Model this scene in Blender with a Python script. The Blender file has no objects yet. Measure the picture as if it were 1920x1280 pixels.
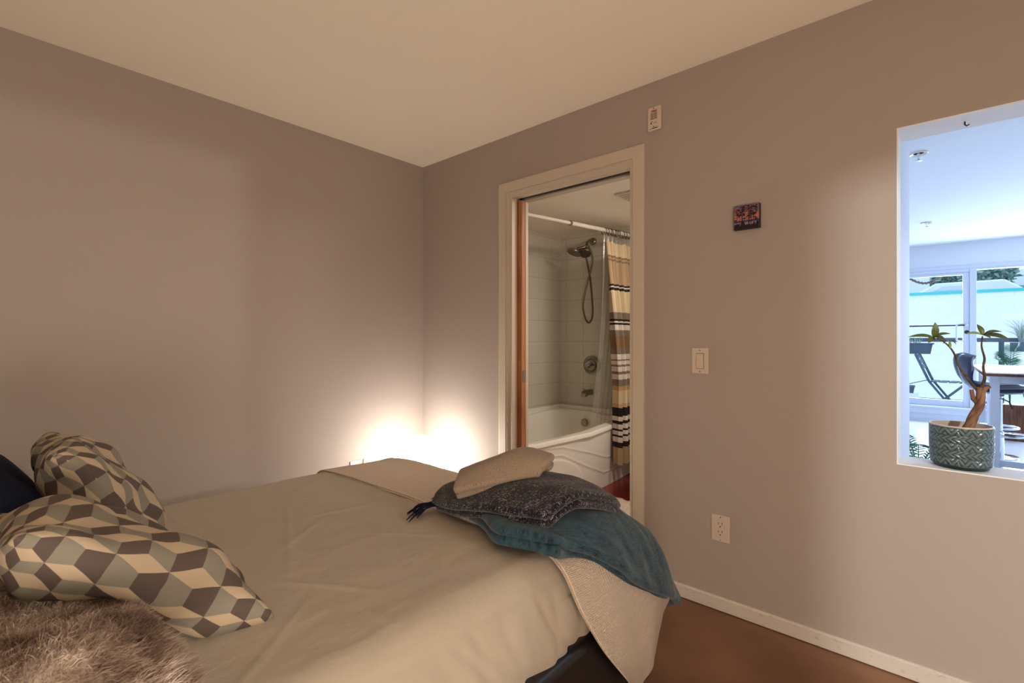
import bpy, math, random
import numpy as np
from mathutils import Vector, Matrix
random.seed(7); rng = np.random.default_rng(7)
S = bpy.context.scene
COL = S.collection
def lin(c):
    return tuple(((v/255)/12.92 if v/255 <= .04045 else ((v/255+.055)/1.055)**2.4) for v in c)

# ------------------------------------------------------------------ camera
cd = bpy.data.cameras.new('camera'); cam = bpy.data.objects.new('camera', cd); COL.objects.link(cam)
cd.sensor_width = 36; cd.lens = 36*903/1920; cd.shift_y = (634-640)/1920
cd.clip_start = .02
cam.location = (2.796, -2.201, 1.198)
cam.rotation_euler = (math.pi/2, 0, math.atan2(.6603, .751))
S.camera = cam
cd.dof.use_dof = True; cd.dof.focus_distance = 2.3; cd.dof.aperture_fstop = 9.0
# ------------------------------------------------------------------ world, exposure
W = bpy.data.worlds.new('world'); S.world = W; W.use_nodes = True
W.node_tree.nodes['Background'].inputs[0].default_value = (.62, .80, 1.0, 1)
W.node_tree.nodes['Background'].inputs[1].default_value = 1.9
S.view_settings.view_transform = 'Standard'; S.view_settings.look = 'None'
S.view_settings.gamma = 1; S.view_settings.use_curve_mapping = False
S.view_settings.exposure = 0
# ------------------------------------------------------------------ lights
def light(kind, name, loc, power, color, size=.1, target=None, sy=None):
    l = bpy.data.lights.new(name, kind); l.energy = power; l.color = color
    if kind == 'AREA':
        l.size = size
        if sy: l.shape = 'RECTANGLE'; l.size_y = sy
    elif kind == 'POINT': l.shadow_soft_size = size
    o = bpy.data.objects.new(name, l); COL.objects.link(o); o.location = loc
    if target is not None:
        o.rotation_euler = (Vector(target)-Vector(loc)).to_track_quat('-Z', 'Y').to_euler()
    return o
WARM = (1, .87, .73)
light('POINT', 'hall_lamp_light', (6.2, -1.36, 1.97), 150, (1, .92, .80), .035)
light('POINT', 'hall_ceiling_light', (5.08, -3.90, 2.138), 430, (.96, 1, .98), .045)
light('AREA', 'bedroom_top_fill', (3.2, -2.3, 2.40), 3, WARM, 1.1, (3.2, -2.3, 0)).data.specular_factor = 0  # added warm ambient fill from above, no fixture behind it
light('AREA', 'bedroom_low_fill', (3.7, -2.9, .62), 34, WARM, .7, (1.1, -1.8, 3.4)).data.specular_factor = 0  # unseen added fill aimed at the ceiling, kept low to avoid glass reflections
light('AREA', 'bathroom_light', (1.9, .9, 2.15), 21, (1, .88, .74), .4, (1.5, .9, 0))
light('AREA', 'living_room_fill', (4.6, 3.6, 2.5), 60, (.74, .83, 1), 1.6, (4.4, 3.6, 0)).data.specular_factor = 0  # added bluish fill to brighten the living room, not a real lamp
light('AREA', 'window_daylight', (4.3, 7.45, 1.35), 240, (.69, .80, 1), 3.4, (4.2, 0, 1.1), 2.0).data.specular_factor = 0

# ------------------------------------------------------------------ materials
def mat(name, col, rough=.6, metal=0, spec=.4, bump=None, noise=None, emit=None, coords='Object', sheen=0, stretch=(1,1,1)):
    m = bpy.data.materials.new(name); m.use_nodes = True; nt = m.node_tree
    b = nt.nodes['Principled BSDF']; c = lin(col)+(1,)
    b.inputs['Base Color'].default_value = c
    b.inputs['Roughness'].default_value = rough; b.inputs['Metallic'].default_value = metal
    b.inputs['Specular IOR Level'].default_value = spec
    if sheen: b.inputs['Sheen Weight'].default_value = sheen
    tc = mp = None
    def N(t): return nt.nodes.new(t)
    if bump or noise:
        tc = N('ShaderNodeTexCoord'); mp = N('ShaderNodeMapping'); mp.inputs['Scale'].default_value = stretch
        nt.links.new(tc.outputs[coords], mp.inputs[0])
    if noise:
        col2, sc, det, lo, hi = noise
        n = N('ShaderNodeTexNoise'); n.inputs['Scale'].default_value = sc; n.inputs['Detail'].default_value = det
        nt.links.new(mp.outputs[0], n.inputs['Vector'])
        r = N('ShaderNodeValToRGB'); r.color_ramp.elements[0].position = lo; r.color_ramp.elements[1].position = hi
        r.color_ramp.elements[0].color = lin(col2)+(1,); r.color_ramp.elements[1].color = c
        nt.links.new(n.outputs[0], r.inputs[0]); nt.links.new(r.outputs[0], b.inputs['Base Color'])
    if bump:
        sc, st, dist = bump
        n = N('ShaderNodeTexNoise'); n.inputs['Scale'].default_value = sc; n.inputs['Detail'].default_value = 4
        nt.links.new(mp.outputs[0], n.inputs['Vector'])
        bn = N('ShaderNodeBump'); bn.inputs['Strength'].default_value = st; bn.inputs['Distance'].default_value = dist
        nt.links.new(n.outputs[0], bn.inputs['Height']); nt.links.new(bn.outputs[0], b.inputs['Normal'])
    if emit:
        b.inputs['Emission Color'].default_value = tuple(emit[0])+(1,); b.inputs['Emission Strength'].default_value = emit[1]
    return m
M = {}
M['wall'] = mat('taupe wall paint', (174, 161, 151), .75, spec=.2, bump=(220, .06, .002))
M['ceil'] = mat('white ceiling paint', (252, 241, 220), .85, spec=.1, bump=(120, .05, .002))
M['trim'] = mat('cream trim paint', (203, 188, 168), .45, spec=.4)
M['base'] = mat('white baseboard paint', (214, 203, 192), .4, noise=((190, 176, 165), 30, 3, .28, .4), stretch=(1, 1, 4))
M['reveal'] = mat('white plaster reveal', (236, 238, 240), .7, bump=(60, .15, .004))
M['concrete'] = mat('brown stained concrete', (146, 106, 78), .38, spec=.4, noise=((108, 74, 52), 2.2, 6, .35, .68), bump=(30, .05, .002))
M['redfloor'] = mat('red painted floor', (120, 30, 20), .25, spec=.5)
M['lfloor'] = mat('pale living floor', (226, 228, 230), .25, spec=.5)
M['lwall'] = mat('white living wall', (222, 226, 232), .8, spec=.1)
M['alum'] = mat('white window frame', (206, 214, 226), .4, spec=.4)
M['white'] = mat('white plastic', (226, 214, 198), .35, spec=.5)
M['plate'] = mat('almond plastic', (214, 196, 176), .35, spec=.5)
M['black'] = mat('black', (18, 17, 18), .5)
M['dark'] = mat('dark metal', (58, 60, 64), .4, metal=.6)
M['red'] = mat('red ink', (150, 20, 25), .6)
M['wood'] = mat('orange fir door edge', (178, 122, 78), .5, noise=((148, 92, 54), 6, 4, .4, .6), stretch=(8, 8, .6))
M['wood2'] = mat('brown wood', (120, 74, 48), .55, noise=((82, 48, 32), 8, 3, .4, .6), stretch=(6, 6, .6))
M['chrome'] = mat('brushed nickel', (150, 143, 130), .28, metal=1)
M['nickel'] = mat('dark nickel hose', (108, 98, 86), .4, metal=.9)
M['bright'] = mat('polished chrome', (225, 230, 238), .12, metal=1)
M['leather'] = mat('dark brown leather', (27, 24, 23), .34, spec=.5, bump=(260, .12, .002))
M['sheet'] = mat('tan cotton cover', (174, 162, 145), .9, spec=.1, bump=(10, .38, .016), stretch=(1.5, .8, 1), sheen=.15)
M['mattress'] = mat('striped grey mattress', (128, 116, 108), .9)
M['navy'] = mat('navy pillow cotton', (28, 32, 50), .9, spec=.1, bump=(40, .1, .004))
M['tubm'] = mat('white acrylic tub', (232, 226, 214), .18, spec=.5)
M['toiletm'] = mat('white porcelain', (230, 226, 218), .12, spec=.5)
M['rug'] = mat('beige tufted bath mat', (206, 186, 168), .95, bump=(34, .9, .03))
M['soil'] = mat('dark soil', (50, 38, 30), .95, bump=(60, .6, .01))
M['bark'] = mat('brown braided bark', (150, 108, 80), .8, noise=((98, 66, 50), 40, 4, .35, .65), bump=(60, .5, .004), stretch=(1, 1, .3))
M['twig'] = mat('dark twig', (96, 76, 56), .8, noise=((60, 46, 36), 60, 3, .4, .6))
M['leafg'] = mat('olive green leaf', (98, 108, 44), .4, noise=((70, 78, 30), 30, 3, .4, .7))
M['leaf2'] = mat('lime green leaf', (134, 158, 76), .4)
M['palm'] = mat('palm green', (40, 100, 66), .5)
M['grass'] = mat('pale ornamental grass', (150, 165, 150), .7)
M['shell'] = mat('navy vinyl stool shell', (30, 42, 70), .3, spec=.6)
M['tablewhite'] = mat('white table paint', (208, 214, 224), .4)
M['tabletop'] = mat('white table top', (236, 238, 242), .15, spec=.6)
M['bistro'] = mat('slate green metal', (52, 74, 88), .45)
M['railm'] = mat('dark teal rail', (52, 66, 80), .5)
M['trough'] = mat('dark slate plastic', (56, 70, 84), .6)
M['teal_trim'] = mat('teal coping', (60, 190, 190), .6)
M['vanw'] = mat('white van paint', (225, 230, 235), .4)
M['tree'] = mat('distant foliage', (96, 140, 120), .9, noise=((150, 180, 170), 6, 4, .4, .6))
M['balc'] = mat('grey balcony deck', (150, 160, 165), .8)
M['liner'] = None
M['cpotin'] = mat('beige glazed clay', (190, 172, 156), .35)
for n, c in dict(c_tan=(176, 148, 116), c_cream=(206, 186, 150), c_grey=(128, 112, 98), c_blk=(40, 33, 32), c_wht=(214, 202, 190), c_org=(186, 148, 104), c_brn=(132, 104, 76), c_pch=(192, 158, 124)).items():
    M[n] = mat('curtain '+n[2:], c, .7, spec=.2)

def tile_mat():
    m = mat('white ceramic wall tile', (205, 198, 182), .22, spec=.5); nt = m.node_tree; b = nt.nodes['Principled BSDF']
    g = nt.nodes.new('ShaderNodeNewGeometry'); s = nt.nodes.new('ShaderNodeSeparateXYZ'); nt.links.new(g.outputs['Position'], s.inputs[0])
    def mth(op, a, bb=None):
        n = nt.nodes.new('ShaderNodeMath'); n.operation = op
        for i, v in enumerate((a, bb)):
            if v is None: continue
            if isinstance(v, (int, float)): n.inputs[i].default_value = v
            else: nt.links.new(v, n.inputs[i])
        return n.outputs[0]
    def joint(v, off):   # distance to the nearest joint line of a 0.2 m grid
        return mth('ABSOLUTE', mth('SUBTRACT', mth('ABSOLUTE', mth('PINGPONG', mth('SUBTRACT', v, off), .1)), 0))
    dz = joint(s.outputs[2], .567-2.0); dx = joint(s.outputs[0], .066-2.0); dy = joint(s.outputs[1], 1.366-2.0)
    nz = nt.nodes.new('ShaderNodeSeparateXYZ'); nt.links.new(g.outputs['Normal'], nz.inputs[0])
    isx = mth('GREATER_THAN', mth('ABSOLUTE', nz.outputs[0]), .5)
    mx = nt.nodes.new('ShaderNodeMix'); mx.data_type = 'FLOAT'; nt.links.new(isx, mx.inputs[0]); nt.links.new(dx, mx.inputs[2]); nt.links.new(dy, mx.inputs[3])
    d = mth('MINIMUM', dz, mx.outputs[0])
    k = mth('LESS_THAN', d, .0016)
    mc = nt.nodes.new('ShaderNodeMix'); mc.data_type = 'RGBA'; nt.links.new(k, mc.inputs[0])
    mc.inputs[6].default_value = lin((205, 198, 182))+(1,); mc.inputs[7].default_value = lin((168, 158, 142))+(1,)
    nt.links.new(mc.outputs[2], b.inputs['Base Color'])
    return m
M['tile'] = tile_mat()
def thin_glass(name, tint, gloss, rough=.02, diff=0, dcol=(.9, .9, .9)):
    m = bpy.data.materials.new(name); m.use_nodes = True; nt = m.node_tree; nt.nodes.clear()
    o = nt.nodes.new('ShaderNodeOutputMaterial'); t = nt.nodes.new('ShaderNodeBsdfTransparent'); t.inputs[0].default_value = tint+(1,)
    g = nt.nodes.new('ShaderNodeBsdfGlossy'); g.inputs['Roughness'].default_value = rough
    x = nt.nodes.new('ShaderNodeMixShader'); x.inputs[0].default_value = gloss
    nt.links.new(t.outputs[0], x.inputs[1]); nt.links.new(g.outputs[0], x.inputs[2]); last = x
    if diff:
        d = nt.nodes.new('ShaderNodeBsdfDiffuse'); d.inputs[0].default_value = dcol+(1,)
        y = nt.nodes.new('ShaderNodeMixShader'); y.inputs[0].default_value = diff
        nt.links.new(x.outputs[0], y.inputs[1]); nt.links.new(d.outputs[0], y.inputs[2]); last = y
    nt.links.new(last.outputs[0], o.inputs[0]); return m
M['glass'] = thin_glass('window glass', (.96, .98, 1), .03)
M['liner'] = thin_glass('clear vinyl', (.92, .92, .9), .09, .12, .12, (.75, .74, .68))

def fabric_uv(name, base, fleck, kind, rough=.95):
    m = mat(name, base, rough, spec=.1, sheen=.25); nt = m.node_tree; b = nt.nodes['Principled BSDF']
    tc = nt.nodes.new('ShaderNodeTexCoord')
    def noise(sx, sy, sc, det=2):
        mp = nt.nodes.new('ShaderNodeMapping'); mp.inputs['Scale'].default_value = (sx, sy, 1); nt.links.new(tc.outputs['UV'], mp.inputs[0])
        n = nt.nodes.new('ShaderNodeTexNoise'); n.inputs['Scale'].default_value = sc; n.inputs['Detail'].default_value = det
        nt.links.new(mp.outputs[0], n.inputs['Vector']); return n.outputs[0]
    def mth(op, a, bb):
        n = nt.nodes.new('ShaderNodeMath'); n.operation = op
        for i, v in enumerate((a, bb)):
            if isinstance(v, (int, float)): n.inputs[i].default_value = v
            else: nt.links.new(v, n.inputs[i])
        return n.outputs[0]
    def ramp(v, lo, hi, c0, c1):
        r = nt.nodes.new('ShaderNodeValToRGB'); r.color_ramp.elements[0].position = lo; r.color_ramp.elements[1].position = hi
        r.color_ramp.elements[0].color = lin(c0)+(1,); r.color_ramp.elements[1].color = lin(c1)+(1,)
        nt.links.new(v, r.inputs[0]); return r.outputs[0]
    if kind == 'navy':
        a = noise(1, 5, 95, 1); c = noise(5, 1, 95, 1); big = noise(1, 1, 18, 2)
        v = mth('MAXIMUM', a, c); v = mth('ADD', mth('MULTIPLY', v, .85), mth('MULTIPLY', big, .22))
        colr = ramp(v, .635, .72, base, fleck); h = v; st = .5
    elif kind == 'teal':
        a = noise(1, 7, 70, 3); big = noise(1, 1.5, 26, 3); v = mth('ADD', mth('MULTIPLY', a, .6), mth('MULTIPLY', big, .4))
        colr = ramp(v, .36, .60, fleck, base); h = v; st = .8
    elif kind == 'beige':
        a = noise(1, 1, 260, 3); v = a; colr = ramp(v, .30, .44, fleck, base); h = noise(1, 1, 60, 4); st = .5
    elif kind == 'waffle':
        s = nt.nodes.new('ShaderNodeSeparateXYZ'); nt.links.new(tc.outputs['UV'], s.inputs[0])
        f = 2*math.pi/.0085
        a = mth('ABSOLUTE', mth('SINE', mth('MULTIPLY', s.outputs[0], f/2), 0), 0); c = mth('ABSOLUTE', mth('SINE', mth('MULTIPLY', s.outputs[1], f/2), 0), 0)
        v = mth('SUBTRACT', 1, mth('MULTIPLY', a, c)); h = v; st = 1
        colr = ramp(v, 0, 1, fleck, base)
    nt.links.new(colr, b.inputs['Base Color'])
    bn = nt.nodes.new('ShaderNodeBump'); bn.inputs['Strength'].default_value = st; bn.inputs['Distance'].default_value = .003
    nt.links.new(h, bn.inputs['Height']); nt.links.new(bn.outputs[0], b.inputs['Normal'])
    return m
M['navyweave'] = fabric_uv('navy and white boucle weave', (24, 24, 36), (166, 156, 148), 'navy')
M['tealwool'] = fabric_uv('teal mohair wool', (58, 90, 104), (20, 34, 42), 'teal')
M['beigewool'] = fabric_uv('speckled beige wool', (154, 136, 117), (104, 82, 68), 'beige')
M['waffle'] = fabric_uv('cream waffle weave cotton', (226, 208, 186), (196, 174, 152), 'waffle')

def cube_pattern():
    m = mat('tumbling cube jacquard', (200, 180, 150), .7, spec=.25); nt = m.node_tree; b = nt.nodes['Principled BSDF']
    tc = nt.nodes.new('ShaderNodeTexCoord'); 
    def V(op, a, bb=None):
        n = nt.nodes.new('ShaderNodeVectorMath'); n.operation = op
        for i, v in enumerate((a, bb)):
            if v is None: continue
            if isinstance(v, tuple): n.inputs[i].default_value = v
            else: nt.links.new(v, n.inputs[i])
        return n
    def mth(op, a, bb=0):
        n = nt.nodes.new('ShaderNodeMath'); n.operation = op
        for i, v in enumerate((a, bb)):
            if isinstance(v, (int, float)): n.inputs[i].default_value = v
            else: nt.links.new(v, n.inputs[i])
        return n.outputs[0]
    R3 = math.sqrt(3)
    nz = nt.nodes.new('ShaderNodeTexNoise'); nz.inputs['Scale'].default_value = 9; nt.links.new(tc.outputs['UV'], nz.inputs['Vector'])
    wob = V('MULTIPLY', V('SUBTRACT', nz.outputs['Color'], (.5, .5, .5)).outputs[0], (.18, .18, 0))
    p = V('ADD', V('MULTIPLY', tc.outputs['UV'], (13.4, 13.4, 0)).outputs[0], wob.outputs[0]).outputs[0]
    def wrap(v):
        n = V('WRAP', v, None); n.inputs[1].default_value = (.5, R3/2, 1); n.inputs[2].default_value = (-.5, -R3/2, -1); return n.outputs[0]
    a = wrap(p); c = wrap(V('ADD', p, (.5, R3/2, 0)).outputs[0])
    la = V('LENGTH', V('MULTIPLY', a, (1, 1, 0)).outputs[0]).outputs['Value']; lc = V('LENGTH', V('MULTIPLY', c, (1, 1, 0)).outputs[0]).outputs['Value']
    mx = nt.nodes.new('ShaderNodeMix'); mx.data_type = 'VECTOR'; nt.links.new(mth('LESS_THAN', lc, la), mx.inputs[0])
    nt.links.new(a, mx.inputs[4]); nt.links.new(c, mx.inputs[5])
    s = nt.nodes.new('ShaderNodeSeparateXYZ'); nt.links.new(mx.outputs[1], s.inputs[0])
    ang = mth('FRACT', mth('ADD', mth('DIVIDE', mth('ARCTAN2', s.outputs[1], s.outputs[0]), 2*math.pi), .25+1))
    r = nt.nodes.new('ShaderNodeValToRGB'); r.color_ramp.interpolation = 'CONSTANT'
    r.color_ramp.elements[0].color = lin((136, 130, 116))+(1,); r.color_ramp.elements[1].position = 1/3; r.color_ramp.elements[1].color = lin((186, 167, 140))+(1,)
    e = r.color_ramp.elements.new(2/3); e.color = lin((92, 79, 73))+(1,)
    nt.links.new(ang, r.inputs[0]); nt.links.new(r.outputs[0], b.inputs['Base Color'])
    n2 = nt.nodes.new('ShaderNodeTexNoise'); n2.inputs['Scale'].default_value = 700; nt.links.new(tc.outputs['UV'], n2.inputs['Vector'])
    bn = nt.nodes.new('ShaderNodeBump'); bn.inputs['Strength'].default_value = .35; bn.inputs['Distance'].default_value = .001
    nt.links.new(n2.outputs[0], bn.inputs['Height']); nt.links.new(bn.outputs[0], b.inputs['Normal'])
    return m
M['cubes'] = cube_pattern()
def fur_mat():
    m = mat('brown and cream faux fur', (150, 125, 105), .8, spec=.15); nt = m.node_tree; b = nt.nodes['Principled BSDF']
    tc = nt.nodes.new('ShaderNodeTexCoord'); n = nt.nodes.new('ShaderNodeTexNoise'); n.inputs['Scale'].default_value = 11; n.inputs['Detail'].default_value = 5; n.inputs['Roughness'].default_value = .65
    nt.links.new(tc.outputs['UV'], n.inputs['Vector'])
    r = nt.nodes.new('ShaderNodeValToRGB'); r.color_ramp.elements[0].position = .36; r.color_ramp.elements[1].position = .62
    r.color_ramp.elements[0].color = lin((104, 80, 66))+(1,); r.color_ramp.elements[1].color = lin((226, 210, 194))+(1,)
    e = r.color_ramp.elements.new(.5); e.color = lin((170, 148, 132))+(1,)
    nt.links.new(n.outputs[0], r.inputs[0]); nt.links.new(r.outputs[0], b.inputs['Base Color']); return m
M['fur'] = fur_mat()

# ------------------------------------------------------------------ mesh helpers
WL = {}   # world location of each object, by name
class MB:
    def __init__(s): s.v = []; s.f = []; s.m = []; s.uv = None
    def add(s, vs, fs, mi=0):
        o = len(s.v); s.v += [tuple(map(float, p)) for p in vs]; s.f += [tuple(i+o for i in f) for f in fs]; s.m += [mi]*len(fs); return s
    def box(s, x0, y0, z0, x1, y1, z1, mi=0):
        vs = [(x, y, z) for z in (z0, z1) for y in (y0, y1) for x in (x0, x1)]
        return s.add(vs, [(0, 2, 3, 1), (4, 5, 7, 6), (0, 1, 5, 4), (2, 6, 7, 3), (0, 4, 6, 2), (1, 3, 7, 5)], mi)
    def obox(s, c, ax, hx, ay, hy, az, hz, mi=0):
        c = Vector(c); ax = Vector(ax).normalized(); ay = Vector(ay).normalized(); az = Vector(az).normalized()
        vs = [c+ax*hx*x+ay*hy*y+az*hz*z for z in (-1, 1) for y in (-1, 1) for x in (-1, 1)]
        return s.add(vs, [(0, 2, 3, 1), (4, 5, 7, 6), (0, 1, 5, 4), (2, 6, 7, 3), (0, 4, 6, 2), (1, 3, 7, 5)], mi)
    def bar(s, a, b, w, h=None, up=(0, 0, 1), mi=0):
        a = Vector(a); b = Vector(b); d = (b-a); L = d.length; d.normalize(); u = Vector(up)
        if abs(d.dot(u)) > .98: u = Vector((1, 0, 0))
        sd = d.cross(u).normalized(); u = sd.cross(d)
        return s.obox((a+b)/2, d, L/2, sd, w/2, u, (h or w)/2, mi)
    def tube(s, pts, r, n=10, mi=0, cap=True):
        pts = [Vector(p) for p in pts]; rs = r if isinstance(r, (list, tuple)) else [r]*len(pts)
        t0 = (pts[1]-pts[0]).normalized(); up = Vector((0, 0, 1)) if abs(t0.z) < .9 else Vector((1, 0, 0))
        nrm = (up-t0*up.dot(t0)).normalized(); vs = []
        for i, p in enumerate(pts):
            t = (pts[min(i+1, len(pts)-1)]-pts[max(i-1, 0)])
            t = t.normalized() if t.length > 1e-9 else t0
            nrm = (nrm-t*nrm.dot(t)).normalized(); bn = t.cross(nrm)
            vs += [p+(nrm*math.cos(a)+bn*math.sin(a))*rs[i] for a in [2*math.pi*k/n for k in range(n)]]
        fs = [(i*n+k, i*n+(k+1) % n, (i+1)*n+(k+1) % n, (i+1)*n+k) for i in range(len(pts)-1) for k in range(n)]
        if cap: fs += [tuple(range(n))[::-1], tuple(range((len(pts)-1)*n, len(pts)*n))]
        return s.add(vs, fs, mi)
    def lathe(s, prof, c, n=32, sx=1, sy=1, mi=0, axis=None, cap=True):
        c = Vector(c); vs = []; fs = []
        if axis is None: ax, ay, az = Vector((1, 0, 0)), Vector((0, 1, 0)), Vector((0, 0, 1))
        else:
            az = Vector(axis).normalized(); ax = az.orthogonal().normalized(); ay = az.cross(ax)
        for r, z in prof:
            vs += [c+ax*(r*sx*math.cos(a))+ay*(r*sy*math.sin(a))+az*z for a in [2*math.pi*k/n for k in range(n)]]
        for i in range(len(prof)-1):
            fs += [(i*n+k, i*n+(k+1) % n, (i+1)*n+(k+1) % n, (i+1)*n+k) for k in range(n)]
        if cap:
            if prof[0][0] > 1e-6: fs.append(tuple(range(n))[::-1])
            if prof[-1][0] > 1e-6: fs.append(tuple(range((len(prof)-1)*n, len(prof)*n)))
        return s.add(vs, fs, mi)
    def prism(s, poly, a, b, mi=0):   # poly of 3d points extruded by vector b-a
        d = Vector(b)-Vector(a); n = len(poly); P0 = [Vector(p) for p in poly]
        vs = P0+[p+d for p in P0]
        return s.add(vs, [tuple(range(n))[::-1], tuple(range(n, 2*n))]+[(i, (i+1) % n, n+(i+1) % n, n+i) for i in range(n)], mi)
    def grid(s, A, mi=0, flip=False):
        A = np.asarray(A); a, b = A.shape[:2]
        fs = []
        for i in range(a-1):
            for j in range(b-1):
                q = (i*b+j, i*b+j+1, (i+1)*b+j+1, (i+1)*b+j); fs.append(q[::-1] if flip else q)
        return s.add(A.reshape(-1, 3).tolist(), fs, mi)
def finish(o, smooth, bevel, subsurf, solid, me, ang=40):
    if smooth:
        me.polygons.foreach_set('use_smooth', [True]*len(me.polygons))
        if smooth == 'auto': me.set_sharp_from_angle(angle=math.radians(ang))
    if solid:
        md = o.modifiers.new('s', 'SOLIDIFY'); md.thickness = solid; md.offset = 0
    if bevel:
        md = o.modifiers.new('b', 'BEVEL'); md.width = bevel; md.segments = 3; md.limit_method = 'ANGLE'; md.angle_limit = math.radians(35)
    if subsurf:
        md = o.modifiers.new('u', 'SUBSURF'); md.levels = subsurf; md.render_levels = subsurf
def obj(name, mb, mats, parent=None, smooth='auto', bevel=0, subsurf=0, solid=0, label=None, origin=None):
    if isinstance(mb, MB): V_, F_, MI, UV = np.array(mb.v), mb.f, mb.m, mb.uv
    if not isinstance(mats, (list, tuple)): mats = [mats]
    if parent is not None: o0 = WL[parent.name]
    elif origin is not None: o0 = Vector(origin)
    else:
        lo, hi = V_.min(0), V_.max(0); o0 = Vector(((lo[0]+hi[0])/2, (lo[1]+hi[1])/2, lo[2]))
    V2 = V_-np.array(o0)
    me = bpy.data.meshes.new(name); me.from_pydata(V2.tolist(), [], F_); 
    for m in mats: me.materials.append(M[m] if isinstance(m, str) else m)
    if len(mats) > 1: me.polygons.foreach_set('material_index', MI)
    if UV is not None:
        uvl = me.uv_layers.new(name='UVMap'); idx = np.zeros(len(me.loops), dtype=np.int32); me.loops.foreach_get('vertex_index', idx)
        uvl.data.foreach_set('uv', np.asarray(UV, dtype=np.float32)[idx].ravel())
    me.update()
    o = bpy.data.objects.new(name, me); COL.objects.link(o)
    if parent is not None: o.parent = parent; WL[o.name] = o0.copy()
    else: o.location = o0; WL[o.name] = o0.copy()
    finish(o, smooth, bevel, subsurf, solid, me)
    if label: o['label'] = label
    return o
def tag(o, label, cat, group=None):
    o['label'] = label; o['category'] = cat
    if group: o['group'] = group
    return o
def thing(name, label, cat, loc, group=None):
    o = bpy.data.objects.new(name, None); COL.objects.link(o); o.location = loc; o.empty_display_size = .1
    WL[o.name] = Vector(loc); return tag(o, label, cat, group)
def struct(name, mb, mats, **k):
    o = obj(name, mb, mats, **k)
    if o.parent is None: o['kind'] = 'structure'
    return o
def dup(root, loc, label, group=None):
    r = root.copy(); COL.objects.link(r); r.location = loc; r['label'] = label
    if group: r['group'] = group
    for ch in list(root.children):
        c = ch.copy(); COL.objects.link(c); c.parent = r
        for g in list(ch.children):
            d = g.copy(); COL.objects.link(d); d.parent = c
    return r
def catmull(C, n):   # C (k, d) -> (n, d)
    C = np.asarray(C, float); k = len(C)
    E = np.vstack([2*C[:1]-C[1:2], C, 2*C[-1:]-C[-2:-1]])
    t = np.linspace(0, k-1, n); i = np.minimum(t.astype(int), k-2); f = (t-i).reshape((-1,)+(1,)*(C.ndim-1))
    p0, p1, p2, p3 = E[i], E[i+1], E[i+2], E[i+3]
    return .5*((2*p1)+(-p0+p2)*f+(2*p0-5*p1+4*p2-p3)*f**2+(-p0+3*p1-3*p2+p3)*f**3)
def spline(pts, n): return catmull(np.array(pts, float), n)
def vnoise(x, y, seed=0, oct=3):
    out = np.zeros_like(x, dtype=float); r = np.random.default_rng(seed); amp = 1
    for o in range(oct):
        for _ in range(4):
            a = r.uniform(0, 2*math.pi); f = (2**o)*r.uniform(.7, 1.4); ph = r.uniform(0, 6.28)
            out += amp*np.sin(f*(x*math.cos(a)+y*math.sin(a))+ph)*.35
        amp *= .5
    return out
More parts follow.
